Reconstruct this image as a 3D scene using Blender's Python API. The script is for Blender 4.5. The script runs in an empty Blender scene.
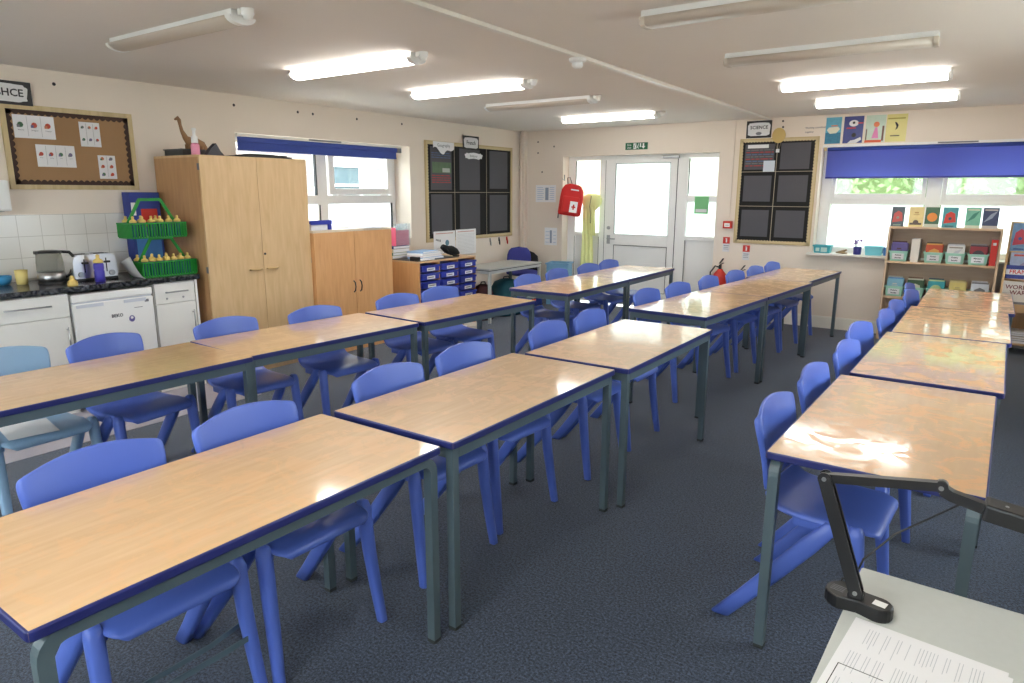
import bpy, bmesh, math, random
from mathutils import Matrix, Vector
random.seed(7)
PI = math.pi
COL = bpy.context.scene.collection

# ------------------------------------------------------------------ materials
def lin(c):
    c = c / 255.0
    return c / 12.92 if c <= 0.04045 else ((c + 0.055) / 1.055) ** 2.4
def rgb(c):
    return (lin(c[0]), lin(c[1]), lin(c[2]), 1.0)
MATS = {}
def mat(name, col=(200, 200, 200), rough=0.5, metal=0.0, var=0.0, vscale=8.0, bump=0.0, bscale=200.0,
        emit=None, trans=0.0, spec=0.5, coat=0.0, alpha=1.0):
    """Principled material with a little procedural variation in colour and roughness."""
    if name in MATS: return MATS[name]
    m = bpy.data.materials.new(name); m.use_nodes = True
    nt = m.node_tree; n = nt.nodes; b = n['Principled BSDF']
    b.inputs['Base Color'].default_value = rgb(col)
    b.inputs['Roughness'].default_value = rough
    b.inputs['Metallic'].default_value = metal
    b.inputs['Specular IOR Level'].default_value = spec
    b.inputs['Transmission Weight'].default_value = trans
    b.inputs['Coat Weight'].default_value = coat
    b.inputs['Alpha'].default_value = alpha
    tc = n.new('ShaderNodeTexCoord')
    if var > 0:
        nz = n.new('ShaderNodeTexNoise'); nz.inputs['Scale'].default_value = vscale; nz.inputs['Detail'].default_value = 3
        nt.links.new(tc.outputs['Object'], nz.inputs['Vector'])
        mx = n.new('ShaderNodeMix'); mx.data_type = 'RGBA'
        c = rgb(col)
        mx.inputs[6].default_value = tuple(max(0, v * (1 - var)) for v in c[:3]) + (1,)
        mx.inputs[7].default_value = tuple(min(1, v * (1 + var)) for v in c[:3]) + (1,)
        nt.links.new(nz.outputs['Fac'], mx.inputs[0]); nt.links.new(mx.outputs[2], b.inputs['Base Color'])
    if bump > 0:
        nb = n.new('ShaderNodeTexNoise'); nb.inputs['Scale'].default_value = bscale
        nt.links.new(tc.outputs['Object'], nb.inputs['Vector'])
        bp = n.new('ShaderNodeBump'); bp.inputs['Strength'].default_value = bump; bp.inputs['Distance'].default_value = 0.002
        nt.links.new(nb.outputs['Fac'], bp.inputs['Height']); nt.links.new(bp.outputs['Normal'], b.inputs['Normal'])
    if emit:
        b.inputs['Emission Color'].default_value = (emit[0], emit[1], emit[2], 1); b.inputs['Emission Strength'].default_value = emit[3]
    MATS[name] = m
    return m

def ramp(n, stops):
    r = n.new('ShaderNodeValToRGB'); e = r.color_ramp.elements
    e[0].position, e[0].color = stops[0][0], stops[0][1]
    e[1].position, e[1].color = stops[1][0], stops[1][1]
    for p, c in stops[2:]:
        k = e.new(p); k.color = c
    return r

def mat_wood(name, c1, c2, rough=0.42, scale=(3.0, 3.0, 0.35), axis='Z'):
    if name in MATS: return MATS[name]
    m = bpy.data.materials.new(name); m.use_nodes = True
    nt = m.node_tree; n = nt.nodes; b = n['Principled BSDF']; L = nt.links.new
    tc = n.new('ShaderNodeTexCoord'); mp = n.new('ShaderNodeMapping'); mp.inputs['Scale'].default_value = scale
    L(tc.outputs['Object'], mp.inputs['Vector'])
    nz = n.new('ShaderNodeTexNoise'); nz.inputs['Scale'].default_value = 9; nz.inputs['Detail'].default_value = 6
    nz.inputs['Distortion'].default_value = 0.6
    L(mp.outputs['Vector'], nz.inputs['Vector'])
    r = ramp(n, [(0.30, rgb(c1)), (0.72, rgb(c2))]); L(nz.outputs['Fac'], r.inputs['Fac'])
    L(r.outputs['Color'], b.inputs['Base Color']); b.inputs['Roughness'].default_value = rough
    MATS[name] = m; return m

def mat_tabletop(name):
    m = bpy.data.materials.new(name); m.use_nodes = True
    nt = m.node_tree; n = nt.nodes; b = n['Principled BSDF']; L = nt.links.new
    tc = n.new('ShaderNodeTexCoord'); oi = n.new('ShaderNodeObjectInfo')
    ad = n.new('ShaderNodeVectorMath'); ad.operation = 'MULTIPLY_ADD'
    cb = n.new('ShaderNodeCombineXYZ'); L(oi.outputs['Random'], cb.inputs[0]); L(oi.outputs['Random'], cb.inputs[1])
    L(cb.outputs[0], ad.inputs[0]); ad.inputs[1].default_value = (17, 31, 5); L(tc.outputs['Object'], ad.inputs[2])
    # soft wood figure of the laminate
    mp = n.new('ShaderNodeMapping'); mp.inputs['Scale'].default_value = (14, 1.2, 1); L(ad.outputs[0], mp.inputs['Vector'])
    w = n.new('ShaderNodeTexNoise'); w.inputs['Scale'].default_value = 3; w.inputs['Detail'].default_value = 5; L(mp.outputs[0], w.inputs['Vector'])
    r1 = ramp(n, [(0.3, rgb((222, 182, 138))), (0.75, rgb((234, 198, 154)))]); L(w.outputs['Fac'], r1.inputs['Fac'])
    # worn patches: where the lacquer has gone the board is duller and a shade darker
    wp = n.new('ShaderNodeTexNoise'); wp.inputs['Scale'].default_value = 9.0; wp.inputs['Detail'].default_value = 7
    wp.inputs['Roughness'].default_value = 0.68; wp.inputs['Distortion'].default_value = 0.9
    L(ad.outputs[0], wp.inputs['Vector'])
    r2a = ramp(n, [(0.50, (0, 0, 0, 1)), (0.56, (1, 1, 1, 1))]); L(wp.outputs['Fac'], r2a.inputs['Fac'])
    at = n.new('ShaderNodeAttribute'); at.attribute_type = 'OBJECT'; at.attribute_name = 'wear'
    r2 = n.new('ShaderNodeMath'); r2.operation = 'MULTIPLY'; L(r2a.outputs['Color'], r2.inputs[0]); L(at.outputs['Fac'], r2.inputs[1])
    mx = n.new('ShaderNodeMix'); mx.data_type = 'RGBA'; L(r2.outputs[0], mx.inputs[0])
    L(r1.outputs['Color'], mx.inputs[6]); mx.inputs[7].default_value = rgb((218, 170, 122)); L(mx.outputs[2], b.inputs['Base Color'])
    rr = n.new('ShaderNodeMapRange'); rr.inputs['To Min'].default_value = 1.0; rr.inputs['To Max'].default_value = 0.06
    L(r2.outputs[0], rr.inputs['Value']); L(rr.outputs[0], b.inputs['Coat Weight'])
    b.inputs['Coat Roughness'].default_value = 0.085; b.inputs['Coat IOR'].default_value = 2.0
    b.inputs['Roughness'].default_value = 0.38; b.inputs['Specular IOR Level'].default_value = 0.3
    bn = n.new('ShaderNodeTexNoise'); bn.inputs['Scale'].default_value = 42; bn.inputs['Detail'].default_value = 3; L(tc.outputs['Object'], bn.inputs['Vector'])
    bp = n.new('ShaderNodeBump'); bp.inputs['Strength'].default_value = 0.06; bp.inputs['Distance'].default_value = 0.001
    L(bn.outputs['Fac'], bp.inputs['Height']); L(bp.outputs['Normal'], b.inputs['Normal']); L(bp.outputs['Normal'], b.inputs['Coat Normal'])
    MATS[name] = m; return m

def mat_carpet():
    m = bpy.data.materials.new('navy_carpet'); m.use_nodes = True
    nt = m.node_tree; n = nt.nodes; b = n['Principled BSDF']; L = nt.links.new
    tc = n.new('ShaderNodeTexCoord')
    a = n.new('ShaderNodeTexNoise'); a.inputs['Scale'].default_value = 105; a.inputs['Detail'].default_value = 4; a.inputs['Roughness'].default_value = 0.8
    L(tc.outputs['Object'], a.inputs['Vector'])
    r = ramp(n, [(0.40, rgb((18, 26, 40))), (0.68, rgb((90, 106, 132)))]); L(a.outputs['Fac'], r.inputs['Fac'])
    c = n.new('ShaderNodeTexNoise'); c.inputs['Scale'].default_value = 2.2; c.inputs['Detail'].default_value = 5; L(tc.outputs['Object'], c.inputs['Vector'])
    mr = n.new('ShaderNodeMapRange'); mr.inputs['To Min'].default_value = 0.75; mr.inputs['To Max'].default_value = 1.2; L(c.outputs['Fac'], mr.inputs['Value'])
    vm = n.new('ShaderNodeVectorMath'); vm.operation = 'SCALE'; L(r.outputs['Color'], vm.inputs[0]); L(mr.outputs[0], vm.inputs['Scale'])
    L(vm.outputs[0], b.inputs['Base Color']); b.inputs['Roughness'].default_value = 0.95; b.inputs['Specular IOR Level'].default_value = 0.4; b.inputs['Sheen Weight'].default_value = 0.35; b.inputs['Sheen Roughness'].default_value = 0.4
    bp = n.new('ShaderNodeBump'); bp.inputs['Strength'].default_value = 0.6; bp.inputs['Distance'].default_value = 0.004
    L(a.outputs['Fac'], bp.inputs['Height']); L(bp.outputs['Normal'], b.inputs['Normal'])
    return m

def mat_tiles():
    m = bpy.data.materials.new('white_wall_tiles'); m.use_nodes = True
    nt = m.node_tree; n = nt.nodes; b = n['Principled BSDF']; L = nt.links.new
    tc = n.new('ShaderNodeTexCoord'); mp = n.new('ShaderNodeMapping'); L(tc.outputs['Object'], mp.inputs['Vector'])
    sp = n.new('ShaderNodeSeparateXYZ'); cb = n.new('ShaderNodeCombineXYZ'); L(mp.outputs[0], sp.inputs[0])
    L(sp.outputs[0], cb.inputs[0]); L(sp.outputs[2], cb.inputs[1])
    br = n.new('ShaderNodeTexBrick'); br.offset = 0.0; br.inputs['Scale'].default_value = 1.0
    br.inputs['Brick Width'].default_value = 0.152; br.inputs['Row Height'].default_value = 0.152
    br.inputs['Mortar Size'].default_value = 0.0022; br.inputs['Color1'].default_value = rgb((232, 230, 224))
    br.inputs['Color2'].default_value = rgb((227, 225, 219)); br.inputs['Mortar'].default_value = rgb((196, 192, 184))
    L(cb.outputs[0], br.inputs['Vector']); L(br.outputs['Color'], b.inputs['Base Color']); b.inputs['Roughness'].default_value = 0.18
    return m

def mat_brick():
    m = bpy.data.materials.new('pale_brickwork'); m.use_nodes = True
    nt = m.node_tree; n = nt.nodes; b = n['Principled BSDF']; L = nt.links.new
    tc = n.new('ShaderNodeTexCoord'); sp = n.new('ShaderNodeSeparateXYZ'); cb = n.new('ShaderNodeCombineXYZ')
    L(tc.outputs['Object'], sp.inputs[0]); L(sp.outputs[0], cb.inputs[0]); L(sp.outputs[2], cb.inputs[1])
    br = n.new('ShaderNodeTexBrick'); br.inputs['Scale'].default_value = 1.0
    br.inputs['Brick Width'].default_value = 0.225; br.inputs['Row Height'].default_value = 0.075; br.inputs['Mortar Size'].default_value = 0.006
    br.inputs['Color1'].default_value = rgb((122, 112, 108)); br.inputs['Color2'].default_value = rgb((106, 96, 92)); br.inputs['Mortar'].default_value = rgb((140, 136, 132))
    L(cb.outputs[0], br.inputs['Vector']); L(br.outputs['Color'], b.inputs['Base Color']); b.inputs['Roughness'].default_value = 0.9
    return m

def mat_granite():
    m = bpy.data.materials.new('speckled_black_worktop'); m.use_nodes = True
    nt = m.node_tree; n = nt.nodes; b = n['Principled BSDF']; L = nt.links.new
    tc = n.new('ShaderNodeTexCoord'); v = n.new('ShaderNodeTexVoronoi'); v.inputs['Scale'].default_value = 90; L(tc.outputs['Object'], v.inputs['Vector'])
    nz = n.new('ShaderNodeTexNoise'); nz.inputs['Scale'].default_value = 45; L(tc.outputs['Object'], nz.inputs['Vector'])
    r = ramp(n, [(0.45, rgb((24, 25, 28))), (0.72, rgb((92, 94, 98)))]); L(nz.outputs['Fac'], r.inputs['Fac'])
    L(r.outputs['Color'], b.inputs['Base Color']); b.inputs['Roughness'].default_value = 0.22
    return m

def mat_glass(name='clear_window_glass'):
    if name in MATS: return MATS[name]
    m = bpy.data.materials.new(name); m.use_nodes = True
    nt = m.node_tree; n = nt.nodes; L = nt.links.new; n.remove(n['Principled BSDF']); o = n['Material Output']
    t = n.new('ShaderNodeBsdfTransparent'); t.inputs[0].default_value = (0.94, 0.97, 0.96, 1)
    g = n.new('ShaderNodeBsdfGlossy'); g.inputs['Roughness'].default_value = 0.03
    lw_ = n.new('ShaderNodeLayerWeight'); lw_.inputs['Blend'].default_value = 0.5; pw = n.new('ShaderNodeMath'); pw.operation = 'POWER'; pw.inputs[1].default_value = 5; L(lw_.outputs['Facing'], pw.inputs[0])
    f = n.new('ShaderNodeMath'); f.operation = 'MULTIPLY_ADD'; f.inputs[1].default_value = 0.6; f.inputs[2].default_value = 0.04; L(pw.outputs[0], f.inputs[0])
    mx = n.new('ShaderNodeMixShader'); L(f.outputs[0], mx.inputs[0]); L(t.outputs[0], mx.inputs[1]); L(g.outputs[0], mx.inputs[2]); L(mx.outputs[0], o.inputs['Surface'])
    MATS[name] = m; return m

def mat_translucent(name, col, tr=0.25, tl=0.55):
    """Frosted film or thin cloth: part of the light passes straight, part is scattered through, part is reflected."""
    if name in MATS: return MATS[name]
    m = bpy.data.materials.new(name); m.use_nodes = True
    nt = m.node_tree; n = nt.nodes; L = nt.links.new; n.remove(n['Principled BSDF']); o = n['Material Output']
    c = rgb(col)
    tcn = n.new('ShaderNodeTexCoord'); nz = n.new('ShaderNodeTexNoise'); nz.inputs['Scale'].default_value = 6; L(tcn.outputs['Object'], nz.inputs['Vector'])
    mxc = n.new('ShaderNodeMix'); mxc.data_type = 'RGBA'; L(nz.outputs['Fac'], mxc.inputs[0])
    mxc.inputs[6].default_value = tuple(v * 0.97 for v in c[:3]) + (1,); mxc.inputs[7].default_value = c
    t = n.new('ShaderNodeBsdfTransparent'); L(mxc.outputs[2], t.inputs[0])
    s = n.new('ShaderNodeBsdfTranslucent'); L(mxc.outputs[2], s.inputs[0])
    d = n.new('ShaderNodeBsdfDiffuse'); L(mxc.outputs[2], d.inputs[0])
    a = n.new('ShaderNodeMixShader'); a.inputs[0].default_value = tl / max(1e-6, (1 - tr)); L(d.outputs[0], a.inputs[1]); L(s.outputs[0], a.inputs[2])
    e = n.new('ShaderNodeMixShader'); e.inputs[0].default_value = tr; L(a.outputs[0], e.inputs[1]); L(t.outputs[0], e.inputs[2])
    L(e.outputs[0], o.inputs['Surface'])
    MATS[name] = m; return m

M_wall = mat('cream_wall_paint', (232, 220, 206), 0.75, var=0.03, vscale=1.5, bump=0.05, bscale=90, spec=0.25)
M_ceil = mat('ceiling_paint', (238, 231, 223), 0.85, var=0.03, vscale=1.2, spec=0.2)
M_carpet = mat_carpet()
M_vinyl = mat('lilac_grey_vinyl', (172, 168, 182), 0.35, var=0.08, vscale=30)
M_gloss = mat('white_gloss_paint', (232, 228, 218), 0.35, var=0.02)
M_upvc = mat('white_window_plastic', (236, 236, 234), 0.3, var=0.01)
M_seal = mat('black_window_seal', (38, 40, 42), 0.6, var=0.1)
M_glass = mat_glass()
M_frost = mat_translucent('frosted_window_film', (236, 242, 242), 0.06, 0.74)
M_blind = mat_translucent('blue_roller_blind_cloth', (146, 152, 214), 0.02, 0.80)
M_blind2 = mat('blue_blind_cloth_folded', (56, 78, 160), 0.7, var=0.06, vscale=4)
M_navyedge = mat('navy_plastic_edge', (36, 43, 106), 0.4, var=0.05)
M_frame = mat('grey_green_painted_steel', (84, 100, 107), 0.38, var=0.06, vscale=12)
M_foot = mat('black_rubber', (54, 58, 58), 0.7, var=0.1)
M_top = mat_tabletop('worn_beech_laminate')
M_under = mat('table_underside_board', (150, 128, 104), 0.8, var=0.08)
M_chair = mat('blue_moulded_plastic', (88, 114, 204), 0.36, var=0.04, vscale=5, bump=0.04, bscale=500)
M_chair_lt = mat('light_blue_moulded_plastic', (142, 176, 208), 0.36, var=0.04, vscale=5)
M_maple = mat_wood('pale_maple_board', (208, 174, 128), (222, 190, 146))
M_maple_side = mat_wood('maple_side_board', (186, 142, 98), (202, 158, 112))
M_beech = mat_wood('orange_beech_board', (212, 158, 104), (226, 174, 120))
M_beech_h = mat_wood('beech_shelf_board', (206, 172, 136), (222, 190, 154), scale=(0.4, 3, 3))
M_oakside = mat_wood('shelf_side_board', (214, 184, 150), (226, 198, 166))
M_white = mat('white_plastic', (238, 238, 236), 0.4, var=0.01)
M_paper = mat('white_paper', (238, 238, 240), 0.7, var=0.01)
M_lam = mat('laminated_paper', (226, 226, 228), 0.12, var=0.02)
M_black = mat('black_plastic', (24, 24, 26), 0.4, var=0.1)
M_blackm = mat('satin_black_metal', (30, 30, 32), 0.32, var=0.08)
M_chrome = mat('polished_chrome', (226, 226, 228), 0.28, metal=1.0, var=0.02)
M_steel = mat('brushed_steel', (168, 170, 172), 0.3, metal=1.0, var=0.05)
M_dark = mat('dark_ink', (40, 40, 46), 0.7, var=0.05)
M_grey = mat('mid_grey_print', (120, 122, 128), 0.7, var=0.05)
M_kitchen = mat('white_kitchen_laminate', (232, 231, 226), 0.35, var=0.01)
M_work = mat_granite()
M_lamp = mat('lit_lamp_diffuser', (250, 248, 240), 0.4, emit=(1.0, 0.965, 0.92, 11.0))
M_lampoff = mat('unlit_lamp_diffuser', (206, 194, 180), 0.35, var=0.03)
M_red = mat('red_plastic', (206, 52, 40), 0.45, var=0.05)
M_green = mat('green_plastic', (24, 142, 50), 0.4, var=0.06)
M_greend = mat('dark_green_sign', (20, 96, 62), 0.5, var=0.03)
M_yel = mat('yellow_cream_plastic', (226, 196, 112), 0.45, var=0.04)

# ------------------------------------------------------------------ mesh builder
class MB:
    def __init__(s):
        s.bm = bmesh.new(); s.mats = []; s.cur = 0; s.X = Matrix.Identity(4)
    def use(s, m):
        if m not in s.mats: s.mats.append(m)
        s.cur = s.mats.index(m); return s
    def _reg(s, faces, smooth=False):
        for f in faces:
            f.material_index = s.cur; f.smooth = smooth
    def V(s, p): return s.bm.verts.new(s.X @ Vector(p))
    def box(s, x0, x1, y0, y1, z0, z1, bev=0.0):
        v = [s.V((x, y, z)) for z in (z0, z1) for y in (y0, y1) for x in (x0, x1)]
        q = [(0, 2, 3, 1), (4, 5, 7, 6), (0, 1, 5, 4), (2, 6, 7, 3), (0, 4, 6, 2), (1, 3, 7, 5)]
        f = [s.bm.faces.new([v[i] for i in a]) for a in q]
        s._reg(f)
        if bev > 0:
            es = list({e for a in f for e in a.edges})
            r = bmesh.ops.bevel(s.bm, geom=es, offset=bev, segments=2, affect='EDGES', profile=0.6)
            s._reg(r['faces'])
        return s
    def rings(s, rings, close=True, caps=True, smooth=True):
        R = [[s.V(p) for p in r] for r in rings]; n = len(R[0]); f = []
        for a, b in zip(R, R[1:]):
            for i in range(n if close else n - 1):
                j = (i + 1) % n
                f.append(s.bm.faces.new((a[i], a[j], b[j], b[i])))
        s._reg(f, smooth)
        if caps and close:
            c = []
            if len(R[0]) > 2:
                c.append(s.bm.faces.new(R[0][::-1])); c.append(s.bm.faces.new(R[-1]))
            s._reg(c, False)
        return s
    def tube(s, path, r, n=10, caps=True, flat=1.0, up=None):
        P = [Vector(p) for p in path]; rr = r if isinstance(r, (list, tuple)) else [r] * len(P)
        T = [((P[min(i + 1, len(P) - 1)] - P[max(i - 1, 0)])).normalized() for i in range(len(P))]
        u = Vector(up) if up else (Vector((0, 0, 1)) if abs(T[0].z) < 0.9 else Vector((0, 1, 0)))
        rings = []
        for i, p in enumerate(P):
            a = T[i].cross(u).normalized(); b = a.cross(T[i]).normalized(); u = b
            rings.append([p + a * (rr[i] * math.cos(2 * PI * k / n)) + b * (rr[i] * flat * math.sin(2 * PI * k / n)) for k in range(n)])
        return s.rings(rings, caps=caps)
    def bar(s, path, w, h, up=(0, 0, 1)):
        """rectangular-section bar along a path; h is measured along 'up'"""
        P = [Vector(p) for p in path]; u = Vector(up); rings = []
        for i, p in enumerate(P):
            t = (P[min(i + 1, len(P) - 1)] - P[max(i - 1, 0)]).normalized()
            a = t.cross(u)
            if a.length < 1e-4: a = Vector((1, 0, 0))
            a.normalize(); b = a.cross(t).normalized()
            rings.append([p + a * (w / 2) * x + b * (h / 2) * y for x, y in ((-1, -1), (1, -1), (1, 1), (-1, 1))])
        return s.rings(rings, smooth=False)
    def cyl(s, p0, p1, r0, r1=None, n=16):
        return s.tube([p0, p1], [r0, r0 if r1 is None else r1], n)
    def lathe(s, prof, c=(0, 0, 0), n=20, smooth=True, caps=True):
        rings = [[(c[0] + r * math.cos(2 * PI * k / n), c[1] + r * math.sin(2 * PI * k / n), c[2] + z) for k in range(n)] for r, z in prof]
        return s.rings(rings, caps=caps, smooth=smooth)
    def prism(s, poly, y0, y1, smooth=False):
        """polygon in x-z extruded along y"""
        a = [s.V((x, y0, z)) for x, z in poly]; b = [s.V((x, y1, z)) for x, z in poly]; n = len(a)
        f = [s.bm.faces.new(a), s.bm.faces.new(b[::-1])]
        g = [s.bm.faces.new((a[j], a[i], b[i], b[j])) for i, j in [(i, (i + 1) % n) for i in range(n)]]
        s._reg(f); s._reg(g, smooth); return s
    def hprism(s, poly, z0, z1):
        a = [s.V((x, y, z0)) for x, y in poly]; b = [s.V((x, y, z1)) for x, y in poly]; n = len(a)
        f = [s.bm.faces.new(a[::-1]), s.bm.faces.new(b)] + [s.bm.faces.new((a[i], a[(i + 1) % n], b[(i + 1) % n], b[i])) for i in range(n)]
        s._reg(f); return s
    def disc(s, x, z, r, y0, y1, n=16, rz=None):
        return s.prism([(x + r * math.cos(2 * PI * k / n), z + (rz or r) * math.sin(2 * PI * k / n)) for k in range(n)], y0, y1)
    def grid(s, pts, smooth=True):
        R = [[s.V(p) for p in r] for r in pts]; f = []
        for a, b in zip(R, R[1:]):
            for i in range(len(a) - 1): f.append(s.bm.faces.new((a[i], a[i + 1], b[i + 1], b[i])))
        s._reg(f, smooth); return s
    def sphere(s, c, r, n=12, sz=1.0):
        prof = [(max(1e-4, r * math.sin(PI * k / n)), -r * sz * math.cos(PI * k / n)) for k in range(n + 1)]
        return s.lathe(prof, c, n + 4, caps=False)
    def text(s, body, size, x, z, y, align='CENTER', depth=0.0006, plane='xz', bold=0.0, shear=0.0):
        cu = bpy.data.curves.new('lettering', 'FONT'); cu.body = body; cu.size = size; cu.align_x = align; cu.align_y = 'CENTER'
        cu.extrude = depth; cu.offset = bold; cu.resolution_u = 2; cu.shear = shear
        o = bpy.data.objects.new('lettering_source', cu); COL.objects.link(o)
        bpy.context.view_layer.update()
        me = bpy.data.meshes.new_from_object(o.evaluated_get(bpy.context.evaluated_depsgraph_get()))
        vs = [s.V((x + v.co.x, y - v.co.z, z + v.co.y) if plane == 'xz' else (x + v.co.x, y + v.co.y, z + v.co.z)) for v in me.vertices]
        f = []
        for p in me.polygons:
            try: f.append(s.bm.faces.new([vs[i] for i in p.vertices]))
            except ValueError: pass
        s._reg(f)
        bpy.data.objects.remove(o); bpy.data.meshes.remove(me); bpy.data.curves.remove(cu)
        return s
    def build(s, name, parent=None, loc=None, rz=0.0, norm=True):
        if norm: bmesh.ops.recalc_face_normals(s.bm, faces=s.bm.faces[:])
        me = bpy.data.meshes.new(name); s.bm.to_mesh(me); s.bm.free()
        for m in s.mats: me.materials.append(m)
        o = bpy.data.objects.new(name, me); COL.objects.link(o)
        if parent is not None: o.parent = parent
        if loc is not None: o.location = loc
        o.rotation_euler = (0, 0, rz)
        return o

def mb(m=None):
    b = MB()
    if m: b.use(m)
    return b
def tag(o, label, cat, group=None, kind=None):
    o['label'] = label; o['category'] = cat
    if group: o['group'] = group
    if kind: o['kind'] = kind
    return o
def thing(name, label, cat, loc=(0, 0, 0), rz=0.0, group=None):
    o = bpy.data.objects.new(name, None); COL.objects.link(o); o.empty_display_size = 0.05
    o.location = loc; o.rotation_euler = (0, 0, rz)
    return tag(o, label, cat, group)
def struct(o):
    o['kind'] = 'structure'; return o
KIDS = {}
def dup(root, loc=None, rz=None, label=None, group=None):
    def rec(o, par):
        c = o.copy(); COL.objects.link(c); c.parent = par
        for ch in [k for k in bpy.data.objects if k.parent == o and k != c]:
            rec(ch, c)
        return c
    r = rec(root, None)
    if loc is not None: r.location = loc
    if rz is not None: r.rotation_euler = (0, 0, rz)
    if label: r['label'] = label
    if group: r['group'] = group
    return r
def recolour(root, old, new):
    for o in [root] + [k for k in bpy.data.objects if k.parent == root]:
        if o.type == 'MESH':
            for sl in o.material_slots:
                if sl.material == old: sl.link = 'OBJECT'; sl.material = new

# ------------------------------------------------------------------ room
XL, XR, YB, YF, HC = -5.73, 1.17, 8.54, -1.4, 2.39
T = 0.32                      # wall thickness
RL = PI / 2                   # rotation of things on the left wall (local x -> +Y, front -> +X)

struct(mb(M_carpet).box(XL, XR, YF, YB, -0.05, 0.0).build('floor'))
struct(mb(M_vinyl).box(XL, -4.50, YF, 3.09, 0.0, 0.003).build('floor_vinyl'))
struct(mb(M_ceil).box(XL - T, XR + T, YF - T, YB + T, HC, HC + 0.1).build('ceiling'))

def wall_with_holes(name, m, u0, u1, z0, z1, holes, place):
    """place(mb,u0,u1,z0,z1) adds a box; holes = [(u0,u1,z0,z1)] left to right"""
    b = mb(m); u = u0
    for (a, c, e, f) in holes:
        place(b, u, a, z0, z1)
        if e > z0: place(b, a, c, z0, e)
        if f < z1: place(b, a, c, f, z1)
        u = c
    place(b, u, u1, z0, z1)
    return b
W1 = (3.86, 6.15, 1.0, 2.06)          # left window hole (Y, z)
D1 = (-5.05, -2.84, 0.0, 2.03)        # door recess (X, z)
W2 = (-1.68, 0.92, 0.85, 2.045)       # back window hole
b = wall_with_holes('wall_left', M_wall, YF - T, YB, 0, HC, [W1], lambda b, a, c, e, f: b.box(XL - T, XL, a, c, e, f))
wl = struct(b.build('wall_left'))
b = wall_with_holes('wall_back', M_wall, XL - T, XR + T, 0, HC, [D1, W2], lambda b, a, c, e, f: b.box(a, c, YB, YB + T, e, f))
wb = struct(b.build('wall_back'))
W3 = (3.0, 4.9, 1.0, 2.06)  # hole for the added right-wall window that lights the chair backs
b = wall_with_holes('wall_right', M_wall, YF - T, YB, 0, HC, [W3], lambda b, a, c, e, f: b.box(XR, XR + T, a, c, e, f))
struct(b.build('wall_right'))
# front wall (behind the camera) with two window holes added to let in more light
b = wall_with_holes('wall_front', M_wall, XL, XR, 0, HC, [(-4.6, -2.9, 1.0, 2.05), (-1.7, 0.4, 1.0, 2.05)], lambda b, a, c, e, f: b.box(a, c, YF - T, YF, e, f))
struct(b.build('wall_front'))
# small plug holes in the painted walls
b = mb(M_dark)
for y, z in ((2.418, 2.297), (3.876, 2.296), (4.576, 2.30), (4.759, 2.298), (5.345, 2.299), (6.034, 2.302)):
    b.tube([(XL, y, z), (XL + 0.001, y, z)], 0.013, 8)
struct(b.build('screw_hole', wl))
b = mb(M_dark)
for x, z in ((-5.47, 2.239), (-5.202, 2.169), (-5.468, 2.088), (-5.396, 1.823), (-2.126, 2.349), (-2.12, 2.283)):
    b.disc(x, z, 0.012, YB - 0.001, YB, 8)
struct(b.build('screw_hole', wb))
# skirting boards
b = mb(M_gloss).box(-2.84, XR, YB - 0.02, YB, 0, 0.125).box(-2.84, XR, YB - 0.013, YB, 0.125, 0.135).box(XL, -5.05, YB - 0.02, YB, 0, 0.125)
struct(b.build('baseboard_back'))
struct(mb(M_gloss).box(XL, XL + 0.02, 3.1, YB - 0.02, 0, 0.125).build('baseboard_left'))
struct(mb(M_gloss).box(XR - 0.02, XR, YF, YB - 0.02, 0, 0.125).build('baseboard_right'))
struct(mb(M_gloss).box(XL, XR, YF, YF + 0.02, 0, 0.125).build('baseboard_front'))
# pipe boxing in the corner and beside the door, ceiling trunking
b = mb(M_wall).box(XL + 0.005, XL + 0.085, YB - 0.085, YB - 0.005, 0, HC, 0.004)
b.tube([(XL + 0.05, YB - 0.12, 0), (XL + 0.05, YB - 0.12, HC)], 0.011, 10).box(XL, XL + 0.06, YB - 0.14, YB - 0.1, 1.88, 1.90)
struct(b.build('trim_1'))
b = mb(M_wall).box(-2.685, -2.66, YB - 0.016, YB - 0.001, 1.205, HC - 0.001, 0.003)
struct(b.build('trim_2'))
b = mb(M_gloss).box(-2.30, -2.262, YF, YB, HC - 0.022, HC, 0.003)
struct(b.build('trim_3'))
# outside ground and sky-facing things
struct(mb(mat('outdoor_paving', (196, 196, 192), 0.9, var=0.1, vscale=2)).box(-40, 40, -40, 40, -0.3, -0.06).build('ground'))

# ---- left window
def pane(b, m, x0, x1, z0, z1, y): return b.use(m).box(x0, x1, y, y + 0.006, z0, z1)
w = bpy.data.objects.new('window_1', None); COL.objects.link(w); struct(w); w.location = (XL - 0.25, 0, 0); w.rotation_euler = (0, 0, RL)
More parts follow.
